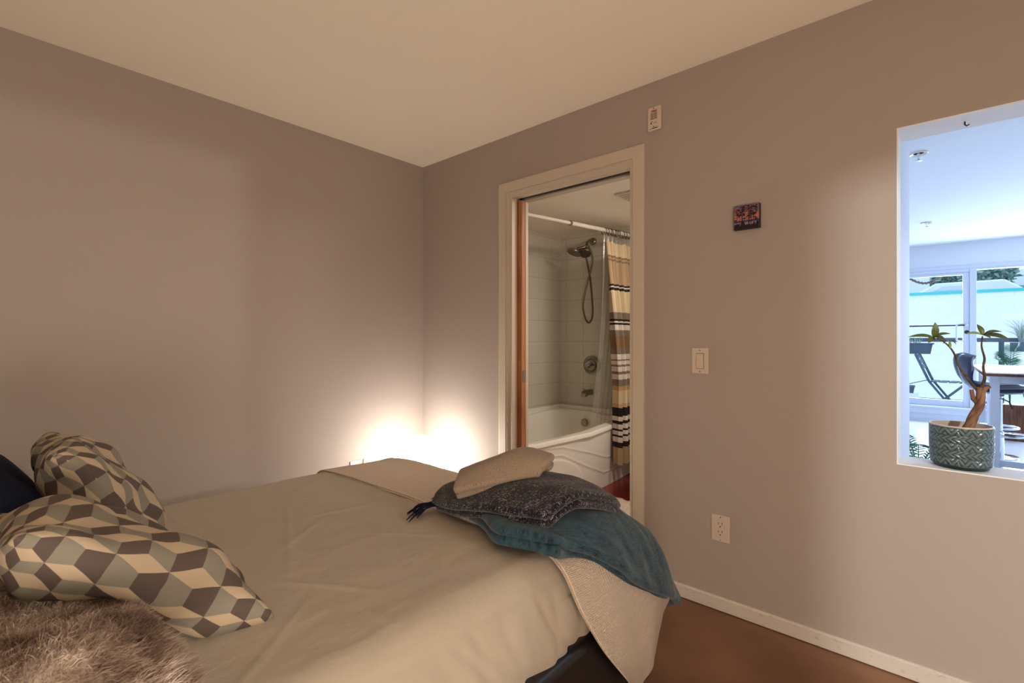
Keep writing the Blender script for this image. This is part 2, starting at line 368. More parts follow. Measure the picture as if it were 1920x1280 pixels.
def cloth(name, ctrl, nu, nv, thick, mat_, parent=None, layers=1, wob=.002, wf=25, seed=1, ul=None, vl=None, groove=.35, edge=1.0, smooth=True):
    """a slab of cloth: ctrl is rows x cols of points on its top face"""
    C = np.array(ctrl, float); A = catmull(C, nu); A = np.transpose(catmull(np.transpose(A, (1, 0, 2)), nv), (1, 0, 2))
    du = np.gradient(A, axis=0); dv = np.gradient(A, axis=1); N = np.cross(du, dv); N /= np.linalg.norm(N, axis=2, keepdims=True)+1e-9
    if N[..., 2].mean() < 0: N = -N
    Lu = ul or np.linalg.norm(np.diff(A[:, nv//2], axis=0), axis=1).sum(); Lv = vl or np.linalg.norm(np.diff(A[nu//2], axis=0), axis=1).sum()
    U, Vv = np.meshgrid(np.linspace(0, Lu, nu), np.linspace(0, Lv, nv), indexing='ij')
    A = A+N*(wob*vnoise(U*wf, Vv*wf, seed))[..., None]
    B = A-N*thick
    # perimeter loop
    per = [(i, 0) for i in range(nu)]+[(nu-1, j) for j in range(1, nv)]+[(i, nv-1) for i in range(nu-2, -1, -1)]+[(0, j) for j in range(nv-2, 0, -1)]
    pi = np.array(per); P = A[pi[:, 0], pi[:, 1]]; PN = N[pi[:, 0], pi[:, 1]]
    T = np.roll(P, -1, 0)-np.roll(P, 1, 0); T /= np.linalg.norm(T, axis=1, keepdims=True)+1e-9
    O = np.cross(T, PN); cen = A.mean((0, 1)); 
    if ((P-cen)*O).sum() < 0: O = -O
    rings = []; K = 6*layers
    for k in range(1, K):
        s = k/K
        ph = (s*layers) % 1.0
        prof = math.sqrt(max(0, 1-(2*ph-1)**2)) if layers == 1 else (groove*0+math.sqrt(max(0, 1-(2*ph-1)**2))*.9+.0)
        if layers > 1 and abs(s*layers-round(s*layers)) < 1e-6 and 0 < round(s*layers) < layers: prof = -groove
        rings.append(P-PN*(thick*s)+O*(thick/(2*layers)*prof*edge))
    n = len(per); vs = [A.reshape(-1, 3)]+rings+[B.reshape(-1, 3)]
    V_ = np.vstack(vs); fs = []
    idx = lambda i, j: i*nv+j
    for i in range(nu-1):
        for j in range(nv-1):
            fs.append((idx(i, j), idx(i+1, j), idx(i+1, j+1), idx(i, j+1)))
    ob = nu*nv+len(rings)*n
    for i in range(nu-1):
        for j in range(nv-1):
            fs.append((ob+idx(i, j), ob+idx(i, j+1), ob+idx(i+1, j+1), ob+idx(i+1, j)))
    loops = [[idx(i, j) for i, j in per]]+[[nu*nv+r*n+k for k in range(n)] for r in range(len(rings))]+[[ob+idx(i, j) for i, j in per]]
    for a, b in zip(loops[:-1], loops[1:]):
        for k in range(n): fs.append((a[k], b[k], b[(k+1) % n], a[(k+1) % n]))
    UV = np.stack([U, Vv], -1).reshape(-1, 2); PU = np.stack([U, Vv], -1)[pi[:, 0], pi[:, 1]]
    off = np.stack([(pi[:, 0] == nu-1)*1.-(pi[:, 0] == 0)*1., (pi[:, 1] == nv-1)*1.-(pi[:, 1] == 0)*1.], -1)
    UVs = [UV]+[PU+off*thick*(k/K) for k in range(1, K)]+[UV]
    mb = MB(); mb.v = V_.tolist(); mb.f = fs; mb.m = [0]*len(fs); mb.uv = np.vstack(UVs)
    o = obj(name, mb, mat_, parent, smooth=smooth); return o, A, N
# noise-driven recalculation of normals is left to Blender

# ================================================================== THE SETTING
H = 2.438; TH = .15; LH = 2.547
# bedroom
struct('floor', MB().box(-.1, -3.2, -.1, 4.2, .02, 0), 'concrete')
struct('ceiling', MB().box(-.1, -3.2, H, 4.35, TH, H+.1), 'ceil')
struct('wall_left', MB().box(-.12, -3.2, 0, 0, TH, H), 'wall', smooth=False)
DX0, DX1, DZ = .843, 1.668, 2.075       # doorway to the bathroom
OX0, OX1, OZ0, OZ1 = 2.692, 3.75, .748, 1.948   # pass-through opening
w = MB()
PC = .055   # pocket slot half
w.box(0, 0, 0, DX0, TH, H); w.box(DX0, 0, DZ, DX1, TH, H); w.box(DX1, 0, 0, OX0, TH, H)
w.box(OX0, 0, 0, OX1, TH, OZ0); w.box(OX0, 0, OZ1, OX1, TH, H); w.box(OX1, 0, 0, 4.35, TH, H)
struct('wall_right', w, 'wall', smooth=False)
# white plaster lining of the pass-through
e = .004
struct('trim_1', MB().box(OX0, -.001, OZ0, OX1, TH+.002, OZ0+e).box(OX0, -.001, OZ1-e, OX1, TH+.002, OZ1).box(OX0, -.001, OZ0+e, OX0+e, TH+.002, OZ1-e).box(OX1-e, -.001, OZ0+e, OX1, TH+.002, OZ1-e), 'reveal', smooth=False)
hk = obj('screw_hook', MB().tube([(2.872, .075, OZ1-.002), (2.872, .075, OZ1-.014), (2.877, .075, OZ1-.02), (2.883, .075, OZ1-.016)], .0022, 6), 'dark')
tag(hk, 'tiny dark screw hook in the underside of the wall opening above the plant', 'hook')
# hall side: wall with the cased opening the light comes through (behind the camera)
w = MB().box(4.2, -3.2, 0, 4.32, -2.75, H).box(4.2, -1.31, 0, 4.32, 0, H).box(4.2, -2.75, 2.03, 4.32, -1.31, H)
struct('wall_hall', w, 'wall', smooth=False)
struct('wall_back', MB().box(-.1, -3.3, 0, 4.32, -3.2, H), 'wall', smooth=False)
struct('wall_hall_far', MB().box(7.2, -4.9, 0, 7.3, .15, H).box(4.2, -5.0, 0, 7.3, -4.9, H).box(4.2, -4.9, 0, 4.3, -3.2, H).box(4.32, 0, 0, 7.3, .15, H), 'wall', smooth=False)
struct('floor_hall', MB().box(4.2, -5, -.1, 7.3, .1, 0), 'concrete'); struct('ceiling_hall', MB().box(4.2, -5, H, 7.3, .15, H+.1), 'ceil')
# baseboards
struct('baseboard_right', MB().prism([(1.735, 0, 0.004), (1.735, -.013, 0.004), (1.735, -.013, .055), (1.735, -.006, .06), (1.735, 0, .06)], (1.735, 0, 0), (4.2, 0, 0)), 'base', smooth=False)
struct('baseboard_left', MB().box(0, -3.2, .003, .012, -.013, .06), 'base', smooth=False)
struct('baseboard_corner', MB().box(.013, -.013, .003, .76, 0, .06), 'base', smooth=False)
# door casing (moulded), jambs, pocket door
def casing_profile(x_out, x_in):   # plan profile from outer to inner edge
    s = 1 if x_in > x_out else -1; wd = abs(x_in-x_out)
    return [(x_out, 0), (x_out, -.016), (x_out+s*.006, -.018), (x_out+s*wd*.74, -.018), (x_out+s*wd*.755, -.011), (x_out+s*wd*.80, -.011), (x_out+s*wd*.82, -.014), (x_out+s*wd*.87, -.014), (x_out+s*wd*.89, -.008), (x_out+s*wd*.96, -.008), (x_in, -.006), (x_in, 0)]
CO0, CO1, COZ = .764, 1.729, 2.147
def sweep_casing():
    # left leg, head, right leg mitred: one moulding swept around the opening
    wd = .079; prof = [(p[0]-0, p[1]) for p in casing_profile(0, wd)]
    path = [((CO0, 0.0), (1, 0)), ((CO0, COZ), (1, -1)), ((CO1, COZ), (-1, -1)), ((CO1, 0.0), (-1, 0))]
    A = [[(px+d[0]*o, y, pz+d[1]*o) for (o, y) in prof] for (px, pz), d in path]
    return MB().grid(np.array(A)), prof
mb, _ = sweep_casing()
struct('trim_2', mb, 'trim', smooth=False)
JT = .018
j = MB()
j.box(DX0-.012, .0, 0, DX0+JT, .047, DZ); j.box(DX0-.012, .103, 0, DX0+JT+.004, TH, DZ)       # split jamb left
j.box(DX0+JT, 0, DZ-.022, DX1-.0, .047, DZ); j.box(DX0+JT, .103, DZ-.022, DX1, TH, DZ)       # split head
j.box(DX1-.006, 0, 0, DX1+.012, .055, DZ); j.box(DX1-.006, .095, 0, DX1+.012, TH, DZ); j.box(DX1, .055, 0, DX1+.012, .095, DZ)
struct('trim_3', j, 'trim', smooth=False)
tr = obj('door_track', MB().box(DX0, .05, DZ-.006, DX1, .1, DZ-.001).box(DX0+.02, .064, DZ-.02, DX1-.01, .086, DZ-.006), 'dark')
tr.name = 'trim_4'; tr['kind'] = 'structure'
pd = struct('door_1', MB().box(.55, .054, .012, .893, .096, DZ-.03), 'wood', smooth=False, bevel=.002)
struct('edge_pull', MB().box(.893, .062, .93, .8955, .088, 1.0).box(.8955, .070, .945, .8968, .080, .985), 'chrome', parent=pd, smooth=False)
# bathroom
BH = 2.19
struct('floor_bathroom', MB().box(0, .02, -.1, 2.6, 1.71, .001), 'redfloor')
struct('ceiling_bathroom', MB().box(-.1, TH, BH, 2.6, 1.8, BH+.05), 'ceil')
struct('wall_bathroom_left', MB().box(-.12, TH, 0, 0, 1.71, BH), 'tile', smooth=False)
struct('wall_bathroom_back', MB().box(-.12, 1.71, 0, .98, 1.8, BH), 'tile', smooth=False)
struct('wall_bathroom_end', MB().box(.98, 1.71, 0, 2.66, 2.15, LH).box(-.12, 1.8, 0, .98, 2.15, LH).box(-.12, 1.71, BH, .98, 1.8, LH), 'lwall', smooth=False)
struct('wall_bathroom_right', MB().box(2.6, TH, 0, 2.66, 1.71, LH), 'lwall', smooth=False)
vb = thing('ceiling_vent', 'square white vent grille in the bathroom ceiling by the door head', 'vent', (1.245, .86, BH-.012))
obj('vent_frame', MB().box(1.14, .75, BH-.012, 1.36, .97, BH-.001), 'white', vb, bevel=.003)
obj('vent_slat', MB().box(1.16, .78, BH-.016, 1.34, .79, BH-.010).box(1.16, .82, BH-.016, 1.34, .83, BH-.010).box(1.16, .86, BH-.016, 1.34, .87, BH-.010).box(1.16, .90, BH-.016, 1.34, .91, BH-.010), 'c_wht', vb)
# living room shell
struct('floor_living', MB().box(.8, .1, -.1, 7.0, 7.06, 0), 'lfloor')
struct('ceiling_living', MB().box(.8, TH, LH, 7.0, 7.3, LH+.1), 'lwall')
struct('wall_living_left', MB().box(.7, 2.15, 0, .8, 7.3, LH), 'lwall', smooth=False)
struct('wall_living_right', MB().box(7.0, TH, 0, 7.1, 7.3, LH), 'lwall', smooth=False)
struct('wall_living_near', MB().box(2.66, TH, 0, 2.69, TH+.02, LH).box(2.66, TH, OZ1+.003, 7.0, TH+.02, LH).box(2.66, TH, 0, 7.0, TH+.02, OZ0-.003).box(OX1+.01, TH, 0, 7.0, TH+.02, LH), 'lwall', smooth=False)
FY = 7.056
struct('wall_living_far', MB().box(.8, FY, 0, 2.36, FY+.2, LH).box(2.36, FY, 2.224, 6.3, FY+.2, LH).box(6.3, FY, 0, 7.0, FY+.2, LH).box(2.36, FY+.02, 0, 6.3, FY+.2, .2), 'lwall', smooth=False)
struct('baseboard_living', MB().box(.8, FY-.10, 0, 6.9, FY+.02, .2).box(.8, FY-.115, .2, 6.9, FY+.02, .225).box(.8, FY-.108, .11, 6.9, FY-.10, .118).box(.8, FY-.115, .0, 6.9, FY-.10, .04), 'alum', smooth=False)
# sliding glass door
dd = MB()
dd.box(2.36, FY+.01, .225, 2.475, FY+.07, 2.128); dd.box(3.085, FY+.01, .225, 3.155, FY+.07, 2.128)
dd.box(2.475, FY+.01, .225, 3.085, FY+.07, .317); dd.box(2.475, FY+.01, 2.09, 3.085, FY+.07, 2.128)
d2 = struct('door_2', dd, 'alum', smooth=False, bevel=.004)
struct('door_glass', MB().box(2.47, FY+.038, .31, 3.09, FY+.044, 2.1), 'glass', parent=d2, smooth=False)
struct('door_handle', MB().tube(spline([(3.10, FY+.01, 1.40), (3.04, FY-.03, 1.40), (3.02, FY-.035, 1.37), (3.02, FY-.035, 1.19), (3.04, FY-.03, 1.16), (3.10, FY+.01, 1.16)], 24), .011, 8), 'alum', parent=d2)
struct('door_lock', MB().lathe([(.026, 0), (.026, .008), (.018, .012), (.018, .006), (0, .006)], (3.125, FY+.01, 1.285), 20, axis=(0, -1, 0)), 'dark', parent=d2)
sb = thing('security_bar', 'dark metal security bar across the sliding glass door at chest height', 'bar', (2.8, FY-.005, 1.38))
obj('bar_rod', MB().tube([(2.42, FY-.012, 1.375), (3.10, FY-.012, 1.38)], .011, 10), 'dark', sb)
obj('bar_bracket', MB().lathe([(.02, 0), (.02, .02), (.014, .03)], (3.125, FY+.008, 1.38), 16, axis=(0, -1, 0)), 'alum', sb)
wf = MB().box(3.155, FY, .225, 3.225, FY+.09, 2.2).box(3.155, FY-.01, .225, 3.18, FY+.0, 2.2)
wf.box(2.36, FY-.005, 2.128, 3.155, FY+.09, 2.175).box(2.36, FY-.012, 2.175, 6.3, FY+.09, 2.224).box(3.225, FY, 2.15, 6.3, FY+.09, 2.175).box(3.225, FY, .225, 6.3, FY+.09, .29).box(4.75, FY, .29, 4.82, FY+.09, 2.15)
w1 = struct('window_1', wf, 'alum', smooth=False, bevel=.003)
struct('window_pane', MB().box(3.22, FY+.04, .28, 6.3, FY+.046, 2.16), 'glass', parent=w1, smooth=False)
# balcony and the world outside
struct('floor_balcony', MB().box(.5, FY+.2, -.1, 7.2, 9.4, 0.0), 'balc')
rl = thing('balcony_railing', 'dark teal metal balcony railing outside the glass doors', 'railing', (3.6, 9.2, 0))
obj('top_rail', MB().box(.6, 9.17, 1.135, 7.2, 9.23, 1.205), 'railm', rl, bevel=.005)
for x in (.9, 2.0, 3.62, 4.9, 6.2): obj('post', MB().box(x-.032, 9.17, 0, x+.032, 9.23, 1.135), 'railm', rl)
obj('bottom_rail', MB().box(.6, 9.18, .08, 7.2, 9.22, .13), 'railm', rl)
def brick_mat():
    m = mat('painted white block wall', (238, 240, 238), .9); nt = m.node_tree; b = nt.nodes['Principled BSDF']
    tc = nt.nodes.new('ShaderNodeTexCoord'); mp = nt.nodes.new('ShaderNodeMapping'); mp.inputs['Rotation'].default_value = (math.pi/2, 0, 0)
    nt.links.new(tc.outputs['Object'], mp.inputs[0])
    br = nt.nodes.new('ShaderNodeTexBrick'); br.inputs['Scale'].default_value = 1; br.inputs['Brick Width'].default_value = .45; br.inputs['Row Height'].default_value = .2
    br.inputs['Mortar Size'].default_value = .006; br.inputs['Mortar Smooth'].default_value = .6
    br.inputs['Color1'].default_value = lin((236, 238, 236))+(1,); br.inputs['Color2'].default_value = lin((228, 234, 234))+(1,); br.inputs['Mortar'].default_value = lin((212, 224, 226))+(1,)
    nt.links.new(mp.outputs[0], br.inputs[0]); nt.links.new(br.outputs[0], b.inputs['Base Color']); return m
M['block'] = brick_mat()
ow = MB().box(-8, 14, -4, 24, 14.3, 2.30)
struct('wall_outside', ow, M['block'], smooth=False)
struct('wall_outside_coping', MB().box(-8, 13.96, 2.30, 24, 14.34, 2.37), 'teal_trim', smooth=False)
struct('ground_outside', MB().box(-30, 9.4, -4.1, 45, 60, -4), 'balc')
struct('ground_road', MB().box(-30, 14.3, -4, 45, 60, 1.6), 'balc')

# ================================================================== BED
BX0, BX1, BY0, BY1 = .70, 2.03, -2.92, -.715      # mattress footprint
bed = thing('platform_bed', 'low dark brown leather bed frame with rounded edges on concrete floor', 'bed frame', (1.365, -1.8, 0))
FX0, FX1, FYE = .655, 2.065, -.625
obj('side_rail', MB().box(FX1-.09, -3.0, .035, FX1, FYE-.075, .352), 'leather', bed, bevel=.03)
obj('side_rail', MB().box(FX0, -3.0, .035, FX0+.09, FYE-.075, .352), 'leather', bed, bevel=.03)
obj('foot_rail', MB().box(FX0, FYE-.072, .035, FX1, FYE, .352), 'leather', bed, bevel=.022)
obj('headboard', MB().box(FX0, -3.1, .035, FX1, -3.0, .62), 'leather', bed, bevel=.03)
obj('slat_base', MB().box(FX0+.09, -3.0, .18, FX1-.09, FYE-.075, .22), 'wood2', bed)
for x in (FX0+.1, FX1-.1):
    for y in (-2.9, FYE-.16): obj('leg', MB().lathe([(.025, 0), (.03, .04)], (x, y, 0), 16), 'black', bed)
mt = thing('mattress', 'grey striped mattress corner showing under the tan cover', 'mattress', (1.365, -1.8, .22))
mb_ = obj('mattress_body', MB().box(BX0+.02, BY0+.02, .221, BX1-.03, BY1-.03, .555), 'mattress', mt, bevel=.05)
obj('piping', MB().tube([(BX1-.031, -1.5, .372), (BX1-.031, BY1-.08, .372)], .007, 8), 'c_pch', mb_)
obj('care_label', MB().box(BX1-.029, -1.045, .378, BX1-.027, -1.01, .402), 'white', mb_, label='small white care label')

def fold_over(u, v, a, b, r, zt, cx, cy, zb=-9, bulge=0, crown=.0):
    """maps a flat sheet onto a bed: past the edge the sheet bends over radius r and hangs"""
    ox = np.sign(u)*np.maximum(np.abs(u)-(a-r), 0); oy = np.sign(v)*np.maximum(np.abs(v)-(b-r), 0)
    d = np.hypot(ox, oy); nx = np.where(d > 1e-9, ox/np.maximum(d, 1e-9), 0); ny = np.where(d > 1e-9, oy/np.maximum(d, 1e-9), 0)
    q = r*math.pi/2; th = np.minimum(d, q)/r; hor = r*np.sin(th); drop = r*(1-np.cos(th))+np.maximum(d-q, 0)
    bx = np.clip(u, -(a-r), a-r); by = np.clip(v, -(b-r), b-r)
    return bx+nx*hor+cx, by+ny*hor+cy, zt-drop+crown*(1-(bx/a)**2)*(1-(by/b)**4)*(d < 1e9), d, nx, ny
def sheet_cover():
    a, b, r = (BX1-BX0)/2, (BY1-BY0)/2, .085; cx, cy = (BX0+BX1)/2, (BY0+BY1)/2; side = .27
    L = r*math.pi/2-r+side
    nu, nv = 300, 520
    U, V_ = np.meshgrid(np.linspace(-a-L+.0, a+L, nu), np.linspace(-b-L, b+L, nv), indexing='ij')
    # limit corner overflow so corners do not hang low
    ox = np.maximum(np.abs(U)-(a-r), 0); oy = np.maximum(np.abs(V_)-(b-r), 0); d = np.hypot(ox, oy); mx = L+r
    sc = np.where(d > mx, mx/np.maximum(d, 1e-9), 1)
    U = np.sign(U)*np.where(np.abs(U) > a-r, (a-r)+ox*sc, np.abs(U)); V_ = np.sign(V_)*np.where(np.abs(V_) > b-r, (b-r)+oy*sc, np.abs(V_))
    X, Y, Z, d, nx, ny = fold_over(U, V_, a, b, r, .605, cx, cy, crown=.022)
    side_t = np.clip((d-r*1.2)/(mx-r*1.2), 0, 1)
    bul = .035*np.sin(side_t*math.pi)-.045*side_t**3
    s = Y*3+X*2
    wr = np.zeros_like(X)
    for k, (f, ph, am) in enumerate([(23, .3, .007), (41, 1.2, .0045), (71, 2.2, .0022), (113, 4, .0010)]):
        wr += am*np.sin(f*(Y+X*.6)+ph+1.5*np.sin(Z*9+k))
    wr *= side_t**.6*(1-.7*side_t**3)
    rc = np.random.default_rng(12)
    for k in range(26):      # sharper hanging creases on the sides
        yc = -2.8+2.1*(k+rc.uniform(0, .8))/26; sl = rc.uniform(.25, .75); w_ = rc.uniform(.010, .024)
        ph = (Y-yc)+sl*(Z-.60)+.02*np.sin(Z*20+k); wr -= rc.uniform(.004, .011)*np.exp(-(ph/w_)**2)*side_t**.5*(1-.85*side_t**3)*1.25
    for k in range(22):      # faint press lines on the top
        xc, yc, an, ln = rc.uniform(.8, 2.0), rc.uniform(-1.9, -1.15), rc.uniform(0, 3.14), rc.uniform(.08, .3)
        p_ = (X-xc)*math.cos(an)+(Y-yc)*math.sin(an); q_ = -(X-xc)*math.sin(an)+(Y-yc)*math.cos(an)
        Z = Z+rc.uniform(.0012, .0028)*np.exp(-(q_/.009)**2)*np.exp(-(p_/ln)**4)*(d < .02)
    X = X+nx*(bul+wr); Y = Y+ny*(bul+wr)
    Z = Z+.0035*vnoise(X*5, Y*5, 3)*(d < r)+.0012*vnoise(X*28, Y*11, 5)
    Z = Z-.017*np.clip((Y+1.3)/.5, 0, 1)*(Z > .5)
    mb = MB().grid(np.stack([X, Y, Z], -1)); mb.uv = np.stack([U, V_], -1).reshape(-1, 2)
    return mb
tag(obj('bed_cover', sheet_cover(), 'sheet', smooth=True), 'smooth tan cotton cover stretched over the bed', 'bed cover')

# ---------------- cream waffle blanket: across the foot end, draped over corner and side
def zt(x, y): # bed top height
    a, b = (BX1-BX0)/2, (BY1-BY0)/2; u = (x-(BX0+BX1)/2)/a; v = (y-(BY0+BY1)/2)/b
    return .605+.022*(1-min(1, u*u))*(1-min(1, v**4))-.017*min(1, max(0, (y+1.3)/.5))
rows = []
# columns run across the bed from wall side to the near side and down; rows run from head-side edge to foot and down
def wcol(y, dy, zoff=.016):
    xs = [.64, .67, .80, 1.1, 1.45, 1.8, 1.97]
    return [(x, y, zt(max(x, .78), y)+zoff-.006 - (.16 if x == .64 else .035 if x == .67 else 0)) for x in xs]
rows.append(wcol(-1.135, 0)+[(2.045, -1.135, .575), (2.085, -1.10, .46), (2.098, -1.01, .32), (2.102, -.90, .19), (2.104, -.845, .125)])
rows.append(wcol(-1.0, 0)+[(2.058, -1.04, .575), (2.098, -1.015, .47), (2.112, -.94, .34), (2.116, -.865, .21), (2.116, -.825, .118)])
rows.append(wcol(-.86, 0)+[(2.050, -.88, .58), (2.088, -.87, .48), (2.098, -.84, .36), (2.102, -.80, .23), (2.106, -.79, .12)])
rows.append(wcol(-.76, 0)+[(2.05, -.76, .575), (2.10, -.735, .47), (2.102, -.71, .36), (2.108, -.735, .24), (2.110, -.73, .13)])
rows.append([(p[0], -.685, p[2]-.04) for p in wcol(-.76, 0)]+[(2.045, -.69, .54), (2.085, -.655, .45), (2.100, -.63, .35), (2.102, -.67, .26), (2.105, -.705, .15)])
rows.append([(p[0], -.655, p[2]-.15) for p in wcol(-.76, 0)]+[(2.03, -.65, .43), (2.05, -.61, .39), (2.100, -.58, .31), (2.095, -.62, .25), (2.098, -.68, .17)])
rows.append([(p[0], -.600, p[2]-.28) for p in wcol(-.76, 0)]+[(2.01, -.60, .31), (2.03, -.59, .30), (2.08, -.57, .28), (2.085, -.60, .24), (2.092, -.66, .19)])
wb, _, _ = cloth('waffle_blanket', rows, 110, 190, .014, 'waffle', layers=2, groove=.2, wob=.0015, wf=18, seed=11)
tag(wb, 'cream waffle-weave blanket across the foot of bed, its corner hanging over the leather frame', 'blanket')

# ---------------- teal folded blanket
z0 = .665
rows = [
 [(1.69, -1.14, .680), (1.80, -1.185, .690), (1.90, -1.235, .690), (1.985, -1.195, .684), (2.03, -1.145, .668)],
 [(1.72, -1.0, .68), (1.83, -1.0, .69), (1.94, -1.0, .69), (2.048, -.99, .664), (2.106, -.975, .57)],
 [(1.74, -.86, .68), (1.85, -.86, .69), (1.95, -.86, .675), (2.062, -.85, .62), (2.124, -.82, .45)],
 [(1.76, -.75, .665), (1.87, -.75, .675), (1.96, -.745, .635), (2.075, -.72, .56), (2.136, -.69, .375)],
 [(1.78, -.645, .60), (1.89, -.64, .60), (1.98, -.635, .56), (2.08, -.615, .485), (2.130, -.59, .32)],
 [(1.79, -.565, .44), (1.89, -.56, .44), (1.99, -.555, .43), (2.07, -.545, .38), (2.118, -.52, .27)]]
o, _, _ = cloth('teal_blanket', rows, 90, 70, .056, 'tealwool', layers=2, wob=.003, wf=22, seed=4, groove=.3)
tag(o, 'folded fuzzy teal wool blanket draped over the foot corner of bed', 'blanket')
# ---------------- navy woven throw with fringe
nv_t = thing('woven_throw', 'folded navy throw with white flecks and fringe on the teal blanket', 'throw blanket', (1.8, -1.0, .64))
rows = [
 [(1.545, -1.175, .668), (1.66, -1.195, .683), (1.80, -1.20, .712), (1.92, -1.19, .727), (2.005, -1.165, .732)],
 [(1.535, -1.13, .695), (1.66, -1.13, .720), (1.80, -1.12, .752), (1.94, -1.09, .768), (2.025, -1.06, .764)],
 [(1.53, -1.04, .70), (1.66, -1.03, .728), (1.80, -1.02, .757), (1.94, -.98, .762), (2.035, -.945, .738)],
 [(1.53, -.95, .69), (1.66, -.93, .722), (1.80, -.92, .752), (1.93, -.88, .745), (2.038, -.85, .700)],
 [(1.54, -.86, .66), (1.66, -.84, .70), (1.80, -.83, .725), (1.92, -.81, .712), (2.020, -.79, .66)]]
obj_navy, _, _ = cloth('throw_body', rows, 70, 90, .052, 'navyweave', nv_t, layers=2, wob=.002, wf=20, seed=9, groove=.5)
fr = MB()
for k in range(13):
    b0 = Vector((1.545+random.uniform(-.01, .02), -1.165+random.uniform(-.012, .012), .645+random.uniform(-.006, .01)))
    t = k/12; tip = Vector((1.515+.055*t+random.uniform(-.01, .01), -1.235-.045*t+random.uniform(-.02, .02), .632))
    mid = (b0+tip)/2+Vector((random.uniform(-.012, .012), random.uniform(-.01, .01), .012))
    fr.tube(spline([b0, mid, tip], 8), [.0028]*7+[.0014], 5)
obj('fringe', fr, M['navy'], nv_t, label='dark twisted tassels')
fr = MB()
for k in range(4):
    b0 = Vector((1.53, -1.10+.006*k, .655)); tip = Vector((1.455+random.uniform(-.01, .02), -1.12+.012*k, .636)); mid = (b0+tip)/2+Vector((0, .006, .008))
    fr.tube(spline([b0, mid, tip], 8), [.0026]*7+[.0014], 5)
obj('fringe', fr, M['navy'], nv_t, label='dark twisted tassels')
# ---------------- beige folded throw
rows = [
 [(1.700, -1.215, .745), (1.77, -1.165, .765), (1.84, -1.10, .785), (1.885, -1.045, .79)],
 [(1.680, -1.19, .765), (1.75, -1.13, .80), (1.83, -1.06, .825), (1.89, -1.005, .822)],
 [(1.650, -1.15, .775), (1.72, -1.09, .812), (1.80, -1.02, .84), (1.87, -.955, .83)],
 [(1.615, -1.115, .765), (1.68, -1.05, .80), (1.76, -.98, .835), (1.83, -.92, .82)]]
o, _, _ = cloth('beige_throw', rows, 50, 70, .048, 'beigewool', layers=2, wob=.0025, wf=26, seed=14, groove=.6)
tag(o, 'small folded beige speckled wool throw on top of the stack', 'throw blanket')

# ---------------- pillows
def pillow(name, c, ex, ey, hx, hy, th, mat_, parent=None, n=46, seed=0, pinch=.07, p=.42, wr=.006, corner=.05, uvs=1.0, uvo=(0, 0), uvrot=0):
    c = Vector(c); ex = Vector(ex).normalized(); ey = Vector(ey).normalized(); ez = ex.cross(ey).normalized()
    th_ = np.linspace(-1, 1, n); t = np.sin(th_*math.pi/2); TU, TV = np.meshgrid(th_, th_, indexing='ij'); U, V_ = np.meshgrid(t, t, indexing='ij')
    X = hx*U*(1-pinch*(1-V_**2)*np.abs(U)**1.5); Y = hy*V_*(1-pinch*(1-U**2)*np.abs(V_)**1.5); cr_ = 1-corner*np.abs(U*V_)**5; X = X*cr_; Y = Y*cr_
    base = (np.clip(1-U**2, 0, 1)*np.clip(1-V_**2, 0, 1))
    Hh = th/2*base**p
    r = np.maximum(np.abs(U), np.abs(V_))
    def mkside(sg, sd):
        w_ = wr*vnoise(U*4+sg, V_*4, sd)*np.clip(base*4, 0, 1)+wr*.7*np.sin(14*(U*V_)+sd)*np.clip(base*3, 0, 1)*r**2
        return sg*Hh+w_
    bend = wr*1.6*np.sin(5*U+seed)*np.sin(4*V_+seed)
    mb = MB(); pts = []
    for sg in (1, -1):
        Zz = mkside(sg, seed+(sg > 0))+bend
        A = np.array(c)+X[..., None]*np.array(ex)+Y[..., None]*np.array(ey)+Zz[..., None]*np.array(ez)
        mb.grid(A, flip=(sg < 0)); pts.append(A)
    cr, sr = math.cos(uvrot), math.sin(uvrot)
    ax_, ay_ = TU*hx*1.16, TV*hy*1.16; uu = (ax_*cr-ay_*sr)*uvs+uvo[0]; vv = (ax_*sr+ay_*cr)*uvs+uvo[1]
    uv = np.stack([uu, vv], -1).reshape(-1, 2); mb.uv = np.vstack([uv, uv])
    return obj(name, mb, mat_, parent, smooth=True, subsurf=0), pts
ex = Vector((1, 0, 0))
ta = math.radians(60)
pA = thing('patterned_pillow', 'cube patterned pillow leaning upright against the navy pillow near wall', 'pillow', (1.13, -1.93, .64))
o, _ = pillow('pillow_body', (1.13, -1.965, .772), (1, 0, .05), (0, -math.cos(ta), math.sin(ta)), .225, .205, .165, 'cubes', pA, seed=3, corner=.10, uvrot=math.pi/2, wr=.010)
tb = math.radians(37)
pB = thing('patterned_pillow', 'cube patterned pillow lying in front, its pointed corner resting on tan cover', 'pillow', (1.54, -1.97, .66))
o, _ = pillow('pillow_body', (1.565, -1.975, .728), (1, .03, .15), (.0, -math.cos(tb), math.sin(tb)), .22, .245, .175, 'cubes', pB, seed=8, uvrot=math.pi/2, wr=.011)
for pp in (pA, pB): pp['group'] = 'cube patterned pillows'
pN, _ = pillow('navy_pillow', (1.06, -2.17, .80), (1, 0, 0), (0, -math.cos(math.radians(52)), math.sin(math.radians(52))), .33, .22, .17, 'navy', seed=5)
tag(pN, 'plain dark navy pillow propped behind the patterned pillows', 'pillow')
# fur cushion
fc = thing('fur_cushion', 'brown and cream faux fur cushion at the near edge of bed', 'cushion', (1.8, -2.28, .63))
o, pts = pillow('cushion_body', (1.745, -2.325, .705), (1, 0, 0), (0, 1, 0), .29, .355, .16, 'fur', fc, seed=21, p=.36, uvs=1, wr=.008)
T = pts[0]; n = T.shape[0]
du = np.gradient(T, axis=0); dv = np.gradient(T, axis=1); NN = np.cross(du, dv); NN /= np.linalg.norm(NN, axis=2, keepdims=True)+1e-9
ns = 60000
